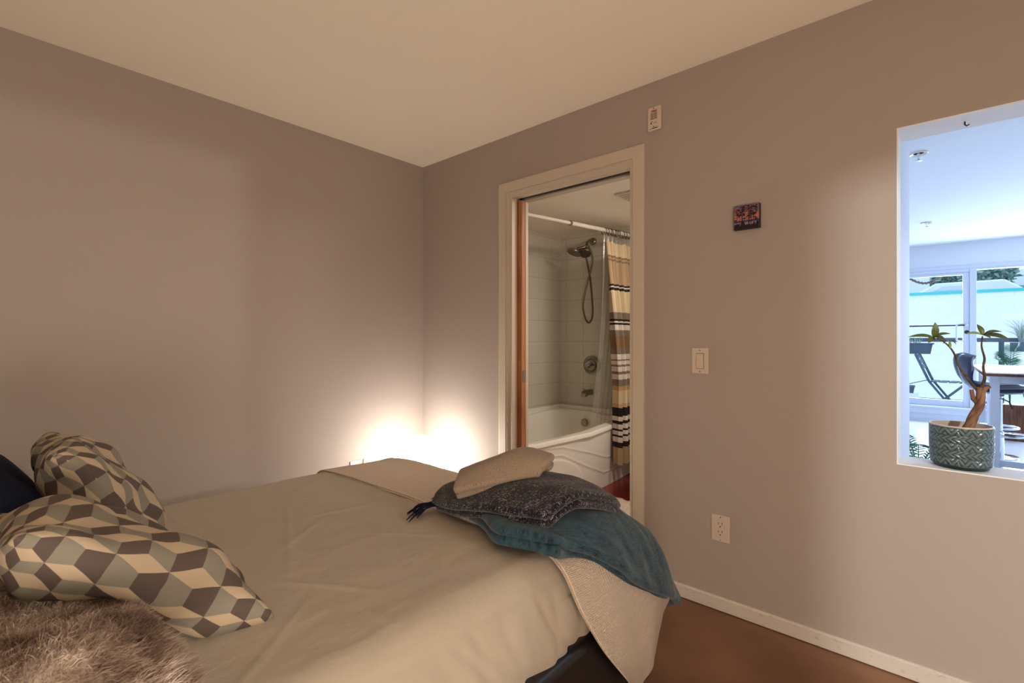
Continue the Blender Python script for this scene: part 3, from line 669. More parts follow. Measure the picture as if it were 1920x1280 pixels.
# sample evenly over the grid cells by area
area = np.linalg.norm(np.cross(du, dv), axis=2)[:-1, :-1].ravel(); pr = area/area.sum()
ci = rng.choice(len(pr), ns, p=pr); I, J = ci//(n-1), ci % (n-1); fu, fv = rng.random(ns)[:, None], rng.random(ns)[:, None]
Bp = (T[I, J]*(1-fu)+T[I+1, J]*fu)*(1-fv)+(T[I, J+1]*(1-fu)+T[I+1, J+1]*fu)*fv
Nn = NN[I, J]
flow = np.array([.5, .6, -.25])+.5*np.stack([vnoise(Bp[:, 0]*12, Bp[:, 1]*12, 31), vnoise(Bp[:, 0]*12, Bp[:, 1]*12, 32), 0*Bp[:, 0]], -1)+rng.normal(0, .35, (ns, 3))
ln = rng.uniform(.012, .024, ns)[:, None]; d1 = Nn*.75+flow*.5; d1 /= np.linalg.norm(d1, axis=1, keepdims=True); d2_ = Nn*.25+flow; d2_ /= np.linalg.norm(d2_, axis=1, keepdims=True)
sd = np.cross(d1, rng.normal(0, 1, (ns, 3))); sd /= np.linalg.norm(sd, axis=1, keepdims=True); wdt = .00055
P0a, P0b = Bp-sd*wdt, Bp+sd*wdt; Mi = Bp+d1*ln*.5; P1a, P1b = Mi-sd*wdt*.8, Mi+sd*wdt*.8; Tp = Mi+d2_*ln*.6
VV = np.stack([P0a, P0b, P1a, P1b, Tp], 1).reshape(-1, 3)
FF = []
for k in range(ns):
    b_ = 5*k; FF += [(b_, b_+1, b_+3, b_+2), (b_+2, b_+3, b_+4)]
mb = MB(); mb.v = VV.tolist(); mb.f = FF; mb.m = [0]*len(FF); mb.uv = np.repeat(Bp[:, :2]*1.0, 5, axis=0)
fo = obj('fur_pile', mb, 'fur', fc, smooth=False); fo['kind'] = 'stuff'

# ================================================================== CORNER LAMP
lc = Vector((.315, -.285, 0)); 
lamp = thing('corner_lamp', 'glowing white ribbed globe lamp on the floor in room corner behind bed', 'lamp', lc)
M['glow'] = mat('glowing opal shade', (255, 250, 240), .5, emit=((1, .96, .90), 18))
M['rib'] = mat('thin seam ring', (40, 28, 20), .6)
prof = []; rings = []
levels = [(.0, .577), (.035, .575), (.062, .565), (.086, .549), (.108, .527), (.129, .500), (.149, .468), (.163, .425), (.166, .38), (.158, .335), (.14, .295), (.115, .262), (.08, .238), (.05, .23)]
for i, (r_, z_) in enumerate(levels):
    prof.append((r_, z_))
    if 1 <= i <= 9: prof.append((r_-.004, z_-.003)); rings.append((r_, z_))
obj('lamp_shade', MB().lathe(prof[::-1], lc, 48), 'glow', lamp, smooth='auto')
for r_, z_ in rings[1:]:
    obj('rib', MB().tube([lc+Vector(((r_+.001)*math.cos(a), (r_+.001)*math.sin(a), z_-.001)) for a in np.linspace(0, 2*math.pi, 49)], .0017, 5), 'rib', lamp)
obj('lamp_base', MB().lathe([(.10, 0), (.10, .012), (.05, .03), (.03, .06), (.03, .20), (.05, .232)], lc, 32), 'white', lamp)
# ================================================================== WALL THINGS
def plate(mb, axis, a0, a1, z0, z1, off):
    pass
for k, (y0, y1) in enumerate([(-.582, -.506), (-.487, -.411)]):
    t = thing('wall_plate', ['blank white wall plate by the lamp, the one farther from the lamp', 'blank white wall plate by the lamp, the one nearer the lamp'][k], 'wall plate', (0.001, (y0+y1)/2, .3), 'wall plates behind the bed')
    cv_ = obj('cover', MB().box(.0005, y0, .298, .007, y1, .413), 'white', t, bevel=.002)
    obj('screw', MB().lathe([(.003, 0), (.003, .0015)], (.007, (y0+y1)/2, .393), 10, axis=(1, 0, 0)), 'chrome', cv_)
ls = thing('light_switch', 'white rocker light switch on the wall beside the bathroom door', 'light switch', (1.997, -.0005, 1.038))
ls_c = obj('cover', MB().box(1.960, -.007, 1.038, 2.034, -.0005, 1.154), 'plate', ls, bevel=.0025)
obj('rocker', MB().prism([(1.981, -.007, 1.062), (1.981, -.009, 1.062), (1.981, -.0075, 1.096), (1.981, -.0125, 1.128), (1.981, -.007, 1.129)], (1.981, 0, 0), (2.013, 0, 0)), 'plate', ls, smooth=False)
obj('rocker_gap', MB().box(1.979, -.0074, 1.060, 2.015, -.0069, 1.131), 'c_grey', ls)
for z in (1.049, 1.143): obj('screw', MB().lathe([(.0028, 0), (.0028, .001)], (1.997, -.007, z), 10, axis=(0, -1, 0)), 'chrome', ls_c)
ot = thing('power_outlet', 'white double power outlet low on the wall above the baseboard', 'power outlet', (2.0865, -.0005, .304))
ot_c = obj('cover', MB().box(2.048, -.007, .304, 2.125, -.0005, .420), 'plate', ot, bevel=.0025)
ot_b = obj('receptacle_block', MB().box(2.069, -.0082, .327, 2.104, -.0068, .397), 'plate', ot)
for z in (.344, .380):
    obj('socket', MB().box(2.0775, -.0088, z-.001, 2.0795, -.0080, z+.009).box(2.0925, -.0088, z-.001, 2.0945, -.0080, z+.010).lathe([(.0028, 0), (.0028, .0007)], (2.086, -.0081, z-.009), 10, axis=(0, -1, 0)), 'black', ot_b)
for z in (.312, .412): obj('screw', MB().lathe([(.0026, 0), (.0026, .001)], (2.0865, -.007, z), 10, axis=(0, -1, 0)), 'chrome', ot_c)
# fire alarm plate
fa = thing('fire_alarm', 'small cream fire alarm sounder plate high on wall by the door', 'fire alarm', (1.78, -.0005, 2.198))
fa_c = obj('cover', MB().box(1.746, -.012, 2.198, 1.814, -.0005, 2.313), 'plate', fa, bevel=.006)
gl = MB()
for r_ in range(5):
    for c_ in range(2): gl.box(1.762+c_*.0175, -.0126, 2.252+r_*.0062, 1.778+c_*.0175, -.0118, 2.2545+r_*.0062)
obj('speaker_slots', gl, 'black', fa)
obj('test_button', MB().lathe([(.0035, 0), (.0035, .0015)], (1.766, -.012, 2.233), 12, axis=(0, -1, 0)), 'black', fa)
for z in (2.3035, 2.216): obj('screw', MB().lathe([(.0028, 0), (.0024, .0012)], (1.778, -.012, z), 12, axis=(0, -1, 0)), 'dark', fa_c)
for q in ((1.770, 1.799, 2.206, 2.210), (1.763, 1.776, 2.2395, 2.2415), (1.775, 1.792, 2.232, 2.2335), (1.759, 1.763, 2.2045, 2.208), (1.788, 1.789, 2.234, 2.243)):
    obj('fine_print', MB().box(q[0], -.0124, q[2], q[1], -.0119, q[3]), 'dark', fa)
def text_part(s, size, loc, rot, mat_, parent, name):
    cu = bpy.data.curves.new(name, 'FONT'); cu.body = s; cu.size = size; cu.extrude = .0003; cu.offset = .0004; cu.align_x = 'CENTER'; cu.shear = .25
    t = bpy.data.objects.new(name+'_tmp', cu); COL.objects.link(t); bpy.context.view_layer.update()
    me = bpy.data.meshes.new_from_object(t.evaluated_get(bpy.context.evaluated_depsgraph_get())); bpy.data.objects.remove(t)
    me.materials.clear(); me.materials.append(M[mat_]); me.transform(Matrix.Translation(Vector(loc)-WL[parent.name]) @ Matrix.Rotation(rot, 4, 'X'))
    o = bpy.data.objects.new(name, me); COL.objects.link(o); o.parent = parent; WL[o.name] = WL[parent.name].copy(); return o
text_part('FIRE', .0165, (1.779, -.0124, 2.2835), math.pi/2, 'red', fa, 'fire_lettering')
# little forest picture
pc = thing('small_canvas', 'small square canvas print of dark pines against a pink sunset', 'picture', (2.1975, -.001, 1.66))
PX0, PX1, PZ0, PZ1, PY = 2.147, 2.248, 1.660, 1.762, -.022
obj('canvas_block', MB().box(PX0, PY, PZ0, PX1, -.001, PZ1), 'black', pc, bevel=.001)
def sky_mat():
    m = mat('sunset print', (200, 130, 100), .5); nt = m.node_tree; b = nt.nodes['Principled BSDF']
    tc = nt.nodes.new('ShaderNodeTexCoord'); s = nt.nodes.new('ShaderNodeSeparateXYZ'); nt.links.new(tc.outputs['Generated'], s.inputs[0])
    r = nt.nodes.new('ShaderNodeValToRGB'); el = r.color_ramp.elements
    el[0].position = 0; el[0].color = lin((150, 128, 150))+(1,); el[1].position = 1; el[1].color = lin((120, 100, 130))+(1,)
    for p_, c_ in ((.26, (140, 120, 145)), (.30, (52, 50, 100)), (.355, (58, 52, 104)), (.36, (186, 114, 88)), (.5, (180, 116, 98)), (.7, (148, 110, 112))):
        q = el.new(p_); q.color = lin(c_)+(1,)
    nt.links.new(s.outputs[2], r.inputs[0]); nt.links.new(r.outputs[0], b.inputs['Base Color']); return m
obj('printed_sky', MB().box(PX0+.0015, PY-.0004, PZ0+.001, PX1-.0015, PY+.0002, PZ1-.001), sky_mat(), pc)
M['pineblack'] = mat('dark print ink', (24, 12, 18), .6); M['rust'] = mat('rust print ink', (130, 56, 34), .6); M['maroon'] = mat('maroon print ink', (84, 26, 34), .6)
art = MB(); r_ = random.Random(5); yy = PY-.0006
def poly(pts, mi, y=yy): art.add([(p[0], y, p[1]) for p in pts], [tuple(range(len(pts)))], mi)
pts = [(PX0+.002, PZ0+.001)]
for k in range(25): pts.append((PX0+.002+.097*k/24, PZ0+.014+r_.uniform(0, .012)+(.012 if k in (7, 8, 9) else 0)+(.01 if k > 21 else 0)))
pts.append((PX1-.002, PZ0+.001)); poly(pts[::-1], 0)
for x, w_, top, mi in ((.033, .004, .098, 0), (.060, .0045, .099, 0), (.068, .003, .098, 2), (.024, .002, .085, 2), (.041, .0016, .07, 0), (.083, .0016, .045, 2), (.012, .0012, .05, 0), (.077, .0014, .09, 0)):
    poly([(PX0+x-w_/2, PZ0+.012), (PX0+x+w_/2, PZ0+.012), (PX0+x+w_*.35, PZ0+top), (PX0+x-w_*.35, PZ0+top)], mi, yy-.0002)
def blob(x, z, s, mi, y):
    n_ = 9; poly([(min(max(PX0+x+math.cos(a)*s*q, PX0+.002), PX1-.002), min(max(PZ0+z+math.sin(a)*s*.6*q2, PZ0+.002), PZ1-.002)) for a, q, q2 in [(2*math.pi*k/n_, r_.uniform(.35, 1.3), r_.uniform(.4, 1.2)) for k in range(n_)]], mi, y)
for k in range(210):
    cx = r_.choice([.012, .024, .033, .036, .060, .068, .077, .088]); z = r_.uniform(.055, .099) if r_.random() < .8 else r_.uniform(.03, .06)
    blob(cx+r_.gauss(0, .007), z, r_.uniform(.002, .006), r_.choice([0, 0, 1, 2, 0]) if z > .06 else 0, yy-.0003-.00001*k)
obj('printed_trees', art, ['pineblack', 'rust', 'maroon'], pc, smooth=False)

# ================================================================== POT AND PLANT ON THE SILL
pcx, pcy, pz = 2.862, .088, OZ0+e
def pot_mat(kind):
    m = mat('green glazed ceramic '+kind, (92, 114, 108), .22, spec=.6); nt = m.node_tree; b = nt.nodes['Principled BSDF']
    tc = nt.nodes.new('ShaderNodeTexCoord'); s = nt.nodes.new('ShaderNodeSeparateXYZ'); nt.links.new(tc.outputs['UV'], s.inputs[0])
    def mth(op, a, bb=0):
        n = nt.nodes.new('ShaderNodeMath'); n.operation = op
        for i, v in enumerate((a, bb)):
            if isinstance(v, (int, float)): n.inputs[i].default_value = v
            else: nt.links.new(v, n.inputs[i])
        return n.outputs[0]
    u, v = s.outputs[0], s.outputs[1]     # u in metres round, v 0..1 inside a band
    if kind == 'triangles': t = mth('PINGPONG', mth('ADD', mth('MULTIPLY', u, 1/.028), v), 0)
    if kind == 'triangles':
        tri = mth('MULTIPLY', mth('PINGPONG', mth('MULTIPLY', u, 1/.017), 1), 1)   # 0..1..0
        d = mth('SUBTRACT', tri, v); h = mth('ABSOLUTE', mth('SUBTRACT', mth('FRACT', mth('MULTIPLY', d, 1.25)), .5))
    else:
        vv = mth('MULTIPLY', mth('ABSOLUTE', mth('SUBTRACT', v, .5)), 2)
        d = mth('SUBTRACT', mth('MULTIPLY', u, 1/.013), vv); h = mth('ABSOLUTE', mth('SUBTRACT', mth('FRACT', d), .5))
    h = mth('MULTIPLY', h, 2)
    r = nt.nodes.new('ShaderNodeValToRGB'); r.color_ramp.elements[0].position = .08; r.color_ramp.elements[1].position = .5
    r.color_ramp.elements[0].color = lin((46, 60, 64))+(1,); r.color_ramp.elements[1].color = lin((98, 114, 114))+(1,)
    nt.links.new(h, r.inputs[0]); nt.links.new(r.outputs[0], b.inputs['Base Color'])
    bn = nt.nodes.new('ShaderNodeBump'); bn.inputs['Strength'].default_value = .9; bn.inputs['Distance'].default_value = .003
    nt.links.new(h, bn.inputs['Height']); nt.links.new(bn.outputs[0], b.inputs['Normal']); return m
M['pot_t'] = pot_mat('triangles'); M['pot_c'] = pot_mat('chevrons'); M['potplain'] = mat('green glaze rim', (74, 92, 92), .2, spec=.6); M['potfoot'] = mat('dark glaze foot', (26, 36, 44), .25, spec=.5)
pot = thing('plant_pot', 'oval green glazed pot with chevron and triangle relief on the opening sill', 'plant pot', (pcx, pcy, pz))
RX, RY = .0845, .082; Hp = .146
bands = []; n = 96
per = 2*math.pi*math.sqrt((RX*RX+RY*RY)/2)
nper = round(per/(.034))*.034
def band(z0, z1, kind, name):
    mb = MB(); prof = [(0.955, 0), (1.0, .09), (1.0, .91), (.955, 1)]; vs = []; uv = []; fs = []
    for f, v in prof:
        z = z0+(z1-z0)*v; tp = .93+.07*min(1, (z-pz)/Hp*1.8+.15)
        for k in range(n+1):
            a = 2*math.pi*k/n-math.pi; vs.append((pcx+RX*f*tp*math.cos(a), pcy+RY*f*tp*math.sin(a), z)); uv.append((k/n*.034*15 if kind == 'pot_t' else k/n*.013*32, v))
    for i in range(3): fs += [(i*(n+1)+k, i*(n+1)+k+1, (i+1)*(n+1)+k+1, (i+1)*(n+1)+k) for k in range(n)]
    mb.add(vs, fs); mb.uv = np.array(uv); obj(name, mb, kind, pot, smooth=True)
bz = [pz+.014+.0255*k for k in range(6)]
for k in range(5): band(bz[k], bz[k+1], 'pot_t' if k % 2 == 0 else 'pot_c', 'relief_band')
for k in range(0, 6):
    f_ = .93+.07*min(1, (bz[k]-pz)/Hp*1.8+.15)
    obj('band_ridge', MB().tube([(pcx+RX*f_*.985*math.cos(a), pcy+RY*f_*.985*math.sin(a), bz[k]) for a in np.linspace(0, 2*math.pi, 73)], .0016, 6), 'potplain', pot)
obj('pot_foot', MB().lathe([(.82, 0), (.86, .003), (.88, .012), (.965, .0145)], (pcx, pcy, pz), 72, RX, RY), 'potfoot', pot)
zt_ = bz[5]
obj('pot_rim', MB().lathe([(.985, zt_-pz), (1.0, zt_-pz+.002), (.985, zt_-pz+.006), (.95, zt_-pz+.006), (.94, zt_-pz), (.92, .10)], (pcx, pcy, pz), 72, RX, RY, cap=False), 'cpotin', pot)
obj('soil', MB().lathe([(0, .105), (.92, .102)], (pcx, pcy, pz), 48, RX, RY, cap=False), 'soil', pot)
pl = thing('money_tree', 'small money tree with braided brown trunk and two leafy stems in the pot', 'plant', (2.872, .085, pz+.103))
y0 = .085
axis_pts = spline([(2.868, y0, .845), (2.882, y0, .895), (2.900, y0-.002, .945), (2.912, y0-.002, .99), (2.908, y0, 1.03)], 40)
br = MB()
for ph in range(3):
    pp = []
    for i, p in enumerate(axis_pts):
        a = ph*2.094+i/39*2*math.pi*1.1; rr = .0075*(1-.25*i/39); pp.append((p[0]+rr*math.cos(a), p[1]+rr*math.sin(a), p[2]))
    br.tube(pp, [.0098-.0028*i/39 for i in range(40)], 10)
obj('braided_trunk', br, 'bark', pl)
obj('cut_stub', MB().tube([(2.905, y0, .975), (2.893, y0-.004, .99), (2.889, y0-.005, 1.022)], [.007, .007, .006], 8), 'bark', pl)
obj('cut_stub', MB().tube([(2.912, y0, 1.01), (2.925, y0-.004, 1.03), (2.936, y0-.005, 1.035)], [.008, .006, .004], 8), 'bark', pl)
obj('stem', MB().tube(spline([(2.900, y0, 1.025), (2.876, y0+.003, 1.065), (2.858, y0, 1.10), (2.845, y0, 1.145), (2.830, y0, 1.172), (2.812, y0, 1.190), (2.794, y0, 1.199)], 30), [.0045-.003*i/29 for i in range(30)], 8), 'twig', pl)
obj('stem', MB().tube(spline([(2.910, y0, 1.02), (2.921, y0-.003, 1.06), (2.918, y0, 1.10), (2.921, y0, 1.13), (2.914, y0, 1.17), (2.916, y0, 1.205)], 30), [.0052-.0032*i/29 for i in range(30)], 8), 'twig', pl)
def leaf(name, base, tip, width, nrm, mat_, parent, arch=.12, fold=.25, shape=1.0):
    b, t = Vector(base), Vector(tip); d = t-b; L = d.length; d.normalize(); nr = Vector(nrm); nr = (nr-d*nr.dot(d)).normalized(); sd = d.cross(nr)
    A = []
    for i in range(15):
        s = i/14; w_ = width*math.sin(math.pi*s**.85)**.8*(1-.15*s) if 0 < s < 1 else .0004
        c = b+d*L*s+nr*(arch*L*math.sin(math.pi*s)); A.append([tuple(c+sd*(w_*q)+nr*(fold*w_*abs(q))) for q in (-1, -.5, 0, .5, 1)])
    return obj(name, MB().grid(np.array(A)), mat_, parent, smooth=True, solid=.0006)
C1 = (2.792, y0, 1.202)
leaf('leaf', C1, (2.795, y0-.01, 1.255), .0115, (.3, -1, .1), 'leafg', pl)
leaf('leaf', C1, (2.722, y0-.02, 1.203), .0105, (0, -.6, .8), 'leafg', pl, .08)
leaf('leaf', C1, (2.777, y0-.035, 1.182), .012, (.2, -.8, .5), 'leafg', pl)
leaf('leaf', C1, (2.836, y0-.01, 1.214), .009, (0, -.6, .8), 'leafg', pl)
leaf('leaf', C1, (2.822, y0-.04, 1.189), .010, (0, -.5, .8), 'leafg', pl)
C3 = (2.829, y0, 1.172)
obj('stem', MB().tube([(2.831, y0, 1.168), (2.833, y0, 1.186)], .0012, 6), 'leaf2', pl)
leaf('leaf', (2.833, y0, 1.186), (2.850, y0-.008, 1.176), .0035, (0, -.5, .8), 'leafg', pl, .4)
leaf('leaf', (2.833, y0, 1.186), (2.816, y0-.008, 1.179), .0035, (0, -.5, .8), 'leafg', pl, .4)
leaf('leaf', (2.833, y0, 1.186), (2.836, y0-.01, 1.162), .0045, (0, -1, .2), 'leaf2', pl, .1)
C2 = (2.917, y0, 1.209)
leaf('leaf', C2, (2.903, y0+.01, 1.246), .0085, (.4, -1, .1), 'leafg', pl)
leaf('leaf', C2, (2.874, y0-.02, 1.214), .0085, (0, -.6, .8), 'leaf2', pl, .1)
leaf('leaf', C2, (2.962, y0-.01, 1.220), .0085, (0, -.6, .8), 'leafg', pl, .15)
leaf('leaf', C2, (2.978, y0-.03, 1.194), .012, (0, -.6, .8), 'leafg', pl, .1)
leaf('leaf', C2, (2.935, y0-.03, 1.198), .006, (0, -.6, .8), 'leafg', pl, .1)

# ================================================================== BATHROOM THINGS
tub = thing('bathtub', 'white bathtub with wavy relief on its curved apron', 'bathtub', (.42, .95, 0))
TY0, TY1 = .175, 1.705; TX0 = .005
def bow(y): return .79+.045*math.sin(math.pi*min(max((y-TY0)/(TY1-TY0), 0), 1))**.8
def rimz(y): return .505-.022*math.sin(math.pi*min(max((1.35-y)/1.2, 0), 1))
# apron heightfield with relief
ny, nz = 150, 90
def ridge(y, z):
    h = 0
    def sm(d, w_): return math.exp(-(d/w_)**2)
    t = (y-.15)/1.1
    c1 = float(np.interp(y, [.1, .35, .61, .94, 1.226, 1.5, 1.71], [.44, .445, .420, .325, .235, .22, .24]))
    c2 = float(np.interp(y, [.1, .35, .61, .94, 1.187, 1.45, 1.71], [.385, .395, .360, .215, .120, .11, .14]))
    h += .0035*sm(z-c1, .007)+.0035*sm(z-c2, .007)
    if z < c1: h -= .0015
    if z < c2: h -= .0015
    arch = ((y-.42)/.49)**2+(max(z-.0, 0)/.355)**2.6
    if arch < 1: h += .004*min(1, (1-arch)*14)
    return h
A = []
for i in range(ny):
    y = TY0+(TY1-TY0)*i/(ny-1); row = []
    for k in range(nz):
        z = (rimz(y)-.035)*k/(nz-1); row.append((bow(y)-.02+ridge(y, z)-.03*(1-z/.47)*.5, y, z+.002))
    A.append(row)
mb = MB().grid(np.array(A))
obj('apron', mb, 'tubm', tub, smooth=True)
# rim and basin as one smooth shell
def rr_loop(inset_x0, inset_x1, inset_y0, inset_y1, zf, rad, n=96):
    pts = []
    for k in range(n):
        a = 2*math.pi*k/n; c, s_ = math.cos(a), math.sin(a); pw = rad
        cc = math.copysign(abs(c)**pw, c); ss = math.copysign(abs(s_)**pw, s_)
        y = (TY0+inset_y0+TY1-inset_y1)/2+(TY1-inset_y1-TY0-inset_y0)/2*ss
        x1 = bow(y)-inset_x1; x0 = TX0+inset_x0; x = (x0+x1)/2+(x1-x0)/2*cc
        pts.append((x, y, zf(x, y)))
    return pts
rz = lambda x, y: rimz(y)+(0 if x > .4 else .02)
loops = [rr_loop(0, .018, 0, 0, lambda x, y: rz(x, y)-.045, .06), rr_loop(0, 0.0, 0, 0, lambda x, y: rz(x, y)-.034, .06), rr_loop(0, .0, 0, 0, lambda x, y: rz(x, y)-.012, .06), rr_loop(.006, .008, .004, .004, lambda x, y: rz(x, y)-.002, .07), rr_loop(.05, .05, .04, .04, rz, .12),
         rr_loop(.075, .085, .08, .085, lambda x, y: rz(x, y)-.004, .28), rr_loop(.085, .098, .09, .095, lambda x, y: rz(x, y)-.02, .32), rr_loop(.10, .12, .12, .105, lambda x, y: .36, .4), rr_loop(.13, .15, .2, .12, lambda x, y: .2, .45), rr_loop(.17, .2, .3, .16, lambda x, y: .12, .5), rr_loop(.3, .34, .5, .3, lambda x, y: .10, .6)]
mb = MB(); n = 96
mb.add([p for l in loops for p in l], [(i*n+k, i*n+(k+1) % n, (i+1)*n+(k+1) % n, (i+1)*n+k) for i in range(len(loops)-1) for k in range(n)]+[tuple(range((len(loops)-1)*n, len(loops)*n))])
obj('tub_shell', mb, 'tubm', tub, smooth='auto')
obj('tub_ledge', MB().box(.002, 1.66, .50, .80, 1.708, .555).box(.002, TY0, .50, .035, 1.66, .555), 'tubm', tub, bevel=.008)
obj('overflow_plate', MB().lathe([(.0, .0), (.036, .0), (.036, .006), (.03, .012), (0, .014)], (.36, 1.585, .42), 28, axis=(0, -1, .12)), 'chrome', tub)
# fittings on the back wall
sh = thing('shower_fixture', 'brushed nickel shower head with handset on its hose against tiled wall', 'shower', (.37, 1.71, 2.1))
obj('wall_flange', MB().lathe([(.036, 0), (.036, .006), (.028, .016), (.014, .022)], (.375, 1.709, 2.108), 28, axis=(0, -1, 0)), 'chrome', sh)
obj('shower_arm', MB().tube(spline([(.38, 1.70, 2.108), (.385, 1.64, 2.108), (.40, 1.57, 2.08), (.42, 1.53, 2.045)], 20), .011, 12), 'chrome', sh)
obj('diverter', MB().obox((.425, 1.505, 2.02), (1, -.3, 0), .04, (0, .3, 1), .013, (.3, 1, -.2), .016), 'chrome', sh, bevel=.008)
obj('fixed_head', MB().lathe([(.012, 0), (.02, .012), (.050, .03), (.056, .036), (.053, .042), (0, .044)], (.44, 1.47, 1.985), 32, axis=(.2, -.45, -.85)), 'nickel', sh)
obj('hand_shower', MB().lathe([(.02, 0), (.062, .012), (.070, .022), (.066, .03), (0, .032)], (.375, 1.41, 1.985), 36, axis=(-.15, -.35, -.85)).tube([(.385, 1.43, 1.997), (.41, 1.48, 2.015), (.44, 1.50, 2.025)], [.02, .014, .012], 12), 'chrome', sh)
hose = spline([(.445, 1.50, 2.02), (.465, 1.53, 1.98), (.467, 1.55, 1.90), (.435, 1.56, 1.79), (.388, 1.56, 1.64), (.36, 1.56, 1.49), (.39, 1.56, 1.37), (.43, 1.56, 1.343), (.462, 1.56, 1.41), (.457, 1.56, 1.55), (.437, 1.56, 1.74), (.41, 1.56, 1.87), (.40, 1.54, 1.96), (.41, 1.51, 2.01)], 90)
obj('hose', MB().tube(hose, .0085, 8), 'nickel', sh)
vl = thing('shower_valve', 'round brushed nickel shower valve with lever handle on tiled wall', 'shower valve', (.357, 1.71, .9))
obj('escutcheon', MB().lathe([(.092, 0), (.09, .008), (.078, .012), (.07, .008), (.06, .012), (.05, .03), (0, .034)], (.365, 1.709, .945), 40, axis=(0, -1, 0)), 'chrome', vl)
obj('lever', MB().tube([(.355, 1.66, .955), (.36, 1.63, .948), (.40, 1.60, .935)], [.028, .02, .013], 14), 'bright', vl)
sp = thing('tub_spout', 'brushed nickel tub spout below the shower valve', 'tub spout', (.36, 1.71, .68))
obj('spout_body', MB().prism([(.325, 1.709, .715), (.325, 1.709, .665), (.325, 1.63, .668), (.325, 1.60, .655), (.325, 1.575, .655), (.325, 1.573, .685), (.325, 1.60, .710), (.325, 1.65, .718)], (0, 0, 0), (.052, 0, 0)), 'chrome', sp, bevel=.008)
obj('diverter_knob', MB().lathe([(.003, 0), (.003, .014), (.009, .016), (.009, .02)], (.351, 1.60, .708), 12), 'chrome', sp)
# curtain rod, rings, curtain, liner
rod = thing('curtain_rod', 'white telescoping shower curtain rod across the bathtub', 'curtain rod', (.75, .9, 2.06))
ra, rb = Vector((.700, .155, 2.034)), Vector((.79, 1.705, 2.103)); rd = (rb-ra)
def rodp(t): return ra+rd*t
obj('inner_tube', MB().tube([rodp(0), rodp(.55)], .0125, 14), 'white', rod)
obj('outer_tube', MB().tube([rodp(.42), rodp(1)], .0165, 14), 'white', rod)
obj('tube_collar', MB().tube([rodp(.413), rodp(.425)], .018, 14), 'c_grey', rod)
def rod_at(y): return rodp((y-ra.y)/rd.y)
ringys = [1.25, 1.285, 1.325, 1.345, 1.385, 1.405, 1.43, 1.455, 1.52, 1.56, 1.61, 1.65]
ring0 = None
for k, y in enumerate(ringys):
    c = rod_at(y); pts = [c+Vector((.026*math.cos(a), .006*math.sin(a*.5), -.010+.028*math.sin(a))) for a in np.linspace(math.radians(-70), math.radians(250), 24)]
    if k == 0:
        ring0 = tag(obj('curtain_ring', MB().tube(pts, .0025, 6), 'black', origin=c), 'black curtain ring, one of the row on the white shower rod', 'curtain ring', 'curtain rings on the shower rod')
    else:
        r2 = ring0.copy(); COL.objects.link(r2); r2.location = c
# stripes from top (z) down
zc = lambda c: 1.198-((420+c/2.667)-634)/903*3.9
st = [(76, 'c_cream'), (150, 'c_grey'), (160, 'c_org'), (170, 'c_grey'), (180, 'c_tan'), (298, 'c_blk'), (308, 'c_wht'), (315, 'c_blk'), (329, 'c_cream'), (440, 'c_grey'), (474, 'c_blk'), (485, 'c_wht'), (493, 'c_blk'), (503, 'c_wht'), (530, 'c_grey'), (560, 'c_brn'), (622, 'c_grey'), (650, 'c_wht'), (676, 'c_grey'), (683, 'c_wht'), (702, 'c_grey'), (712, 'c_wht'), (736, 'c_grey'), (750, 'c_wht'), (775, 'c_grey'), (808, 'c_org'), (830, 'c_cream'), (896, 'c_pch'), (915, 'c_blk'), (958, 'c_wht'), (980, 'c_blk'), (996, 'c_wht'), (1020, 'c_blk'), (1030, 'c_wht'), (1050, 'c_blk'), (1060, 'c_wht'), (1085, 'c_blk'), (1112, 'c_tan'), (1196, None)]
cm = ['c_tan', 'c_cream', 'c_grey', 'c_blk', 'c_wht', 'c_org', 'c_brn', 'c_pch']
zl = []; mi_ = []
for (c0, m0), (c1, _) in zip(st[:-1], st[1:]):
    k = max(1, int((c1-c0)/30))
    for q in range(k): zl.append(zc(c0+(c1-c0)*q/k)); mi_.append(cm.index(m0))
zl.append(zc(1196))
mb = MB(); nt_ = 220; top, bot = zl[0], zl[-1]; A = []
for z in zl:
    f = (top-z)/(top-bot); row = []
    for k in range(nt_):
        t = k/(nt_-1); amp = .014+.036*min(1, f*2.2); 
        y = 1.250+.44*t+.008*math.sin(t*23+f*2)-.012*f; 
        cx = rod_at(y).x+.018*(1-f)+(.075)*min(1, f*1.6)+.035*f
        x = cx+amp*math.sin(2*math.pi*5.5*t+.5*math.sin(f*2.5+t*5))+.004*math.sin(2*math.pi*19*t+4*f)
        dz = -.012*abs(math.sin(math.pi*7*t))*max(0, 1-f*12)
        row.append((x, y+.006*math.cos(2*math.pi*5.5*t), z+dz))
    A.append(row)
A = np.array(A); fs = []
for i in range(len(zl)-1):
    for k in range(nt_-1): mb.f.append((i*nt_+k, i*nt_+k+1, (i+1)*nt_+k+1, (i+1)*nt_+k)); mb.m.append(mi_[i])
mb.v = A.reshape(-1, 3).tolist()
tag(obj('shower_curtain', mb, cm, smooth=True), 'striped shower curtain in cream, brown, white and black, gathered at right', 'shower curtain')
A = []
for i in range(40):
    f = i/39; z = 2.06+(.44-2.06)*f; row = []
    for k in range(120):
        t = k/119; y = 1.262-.05*f**1.5+(.42+.02*f)*t; x = rod_at(1.3).x-.012-.03*f-.075*f**2+(.009+.010*f)*math.sin(2*math.pi*6*t+f*2)
        row.append((x, min(y, 1.69), z))
    A.append(row)
tag(obj('curtain_liner', MB().grid(np.array(A)), 'liner', smooth=True), 'clear vinyl shower liner hanging inside the bathtub', 'shower liner')
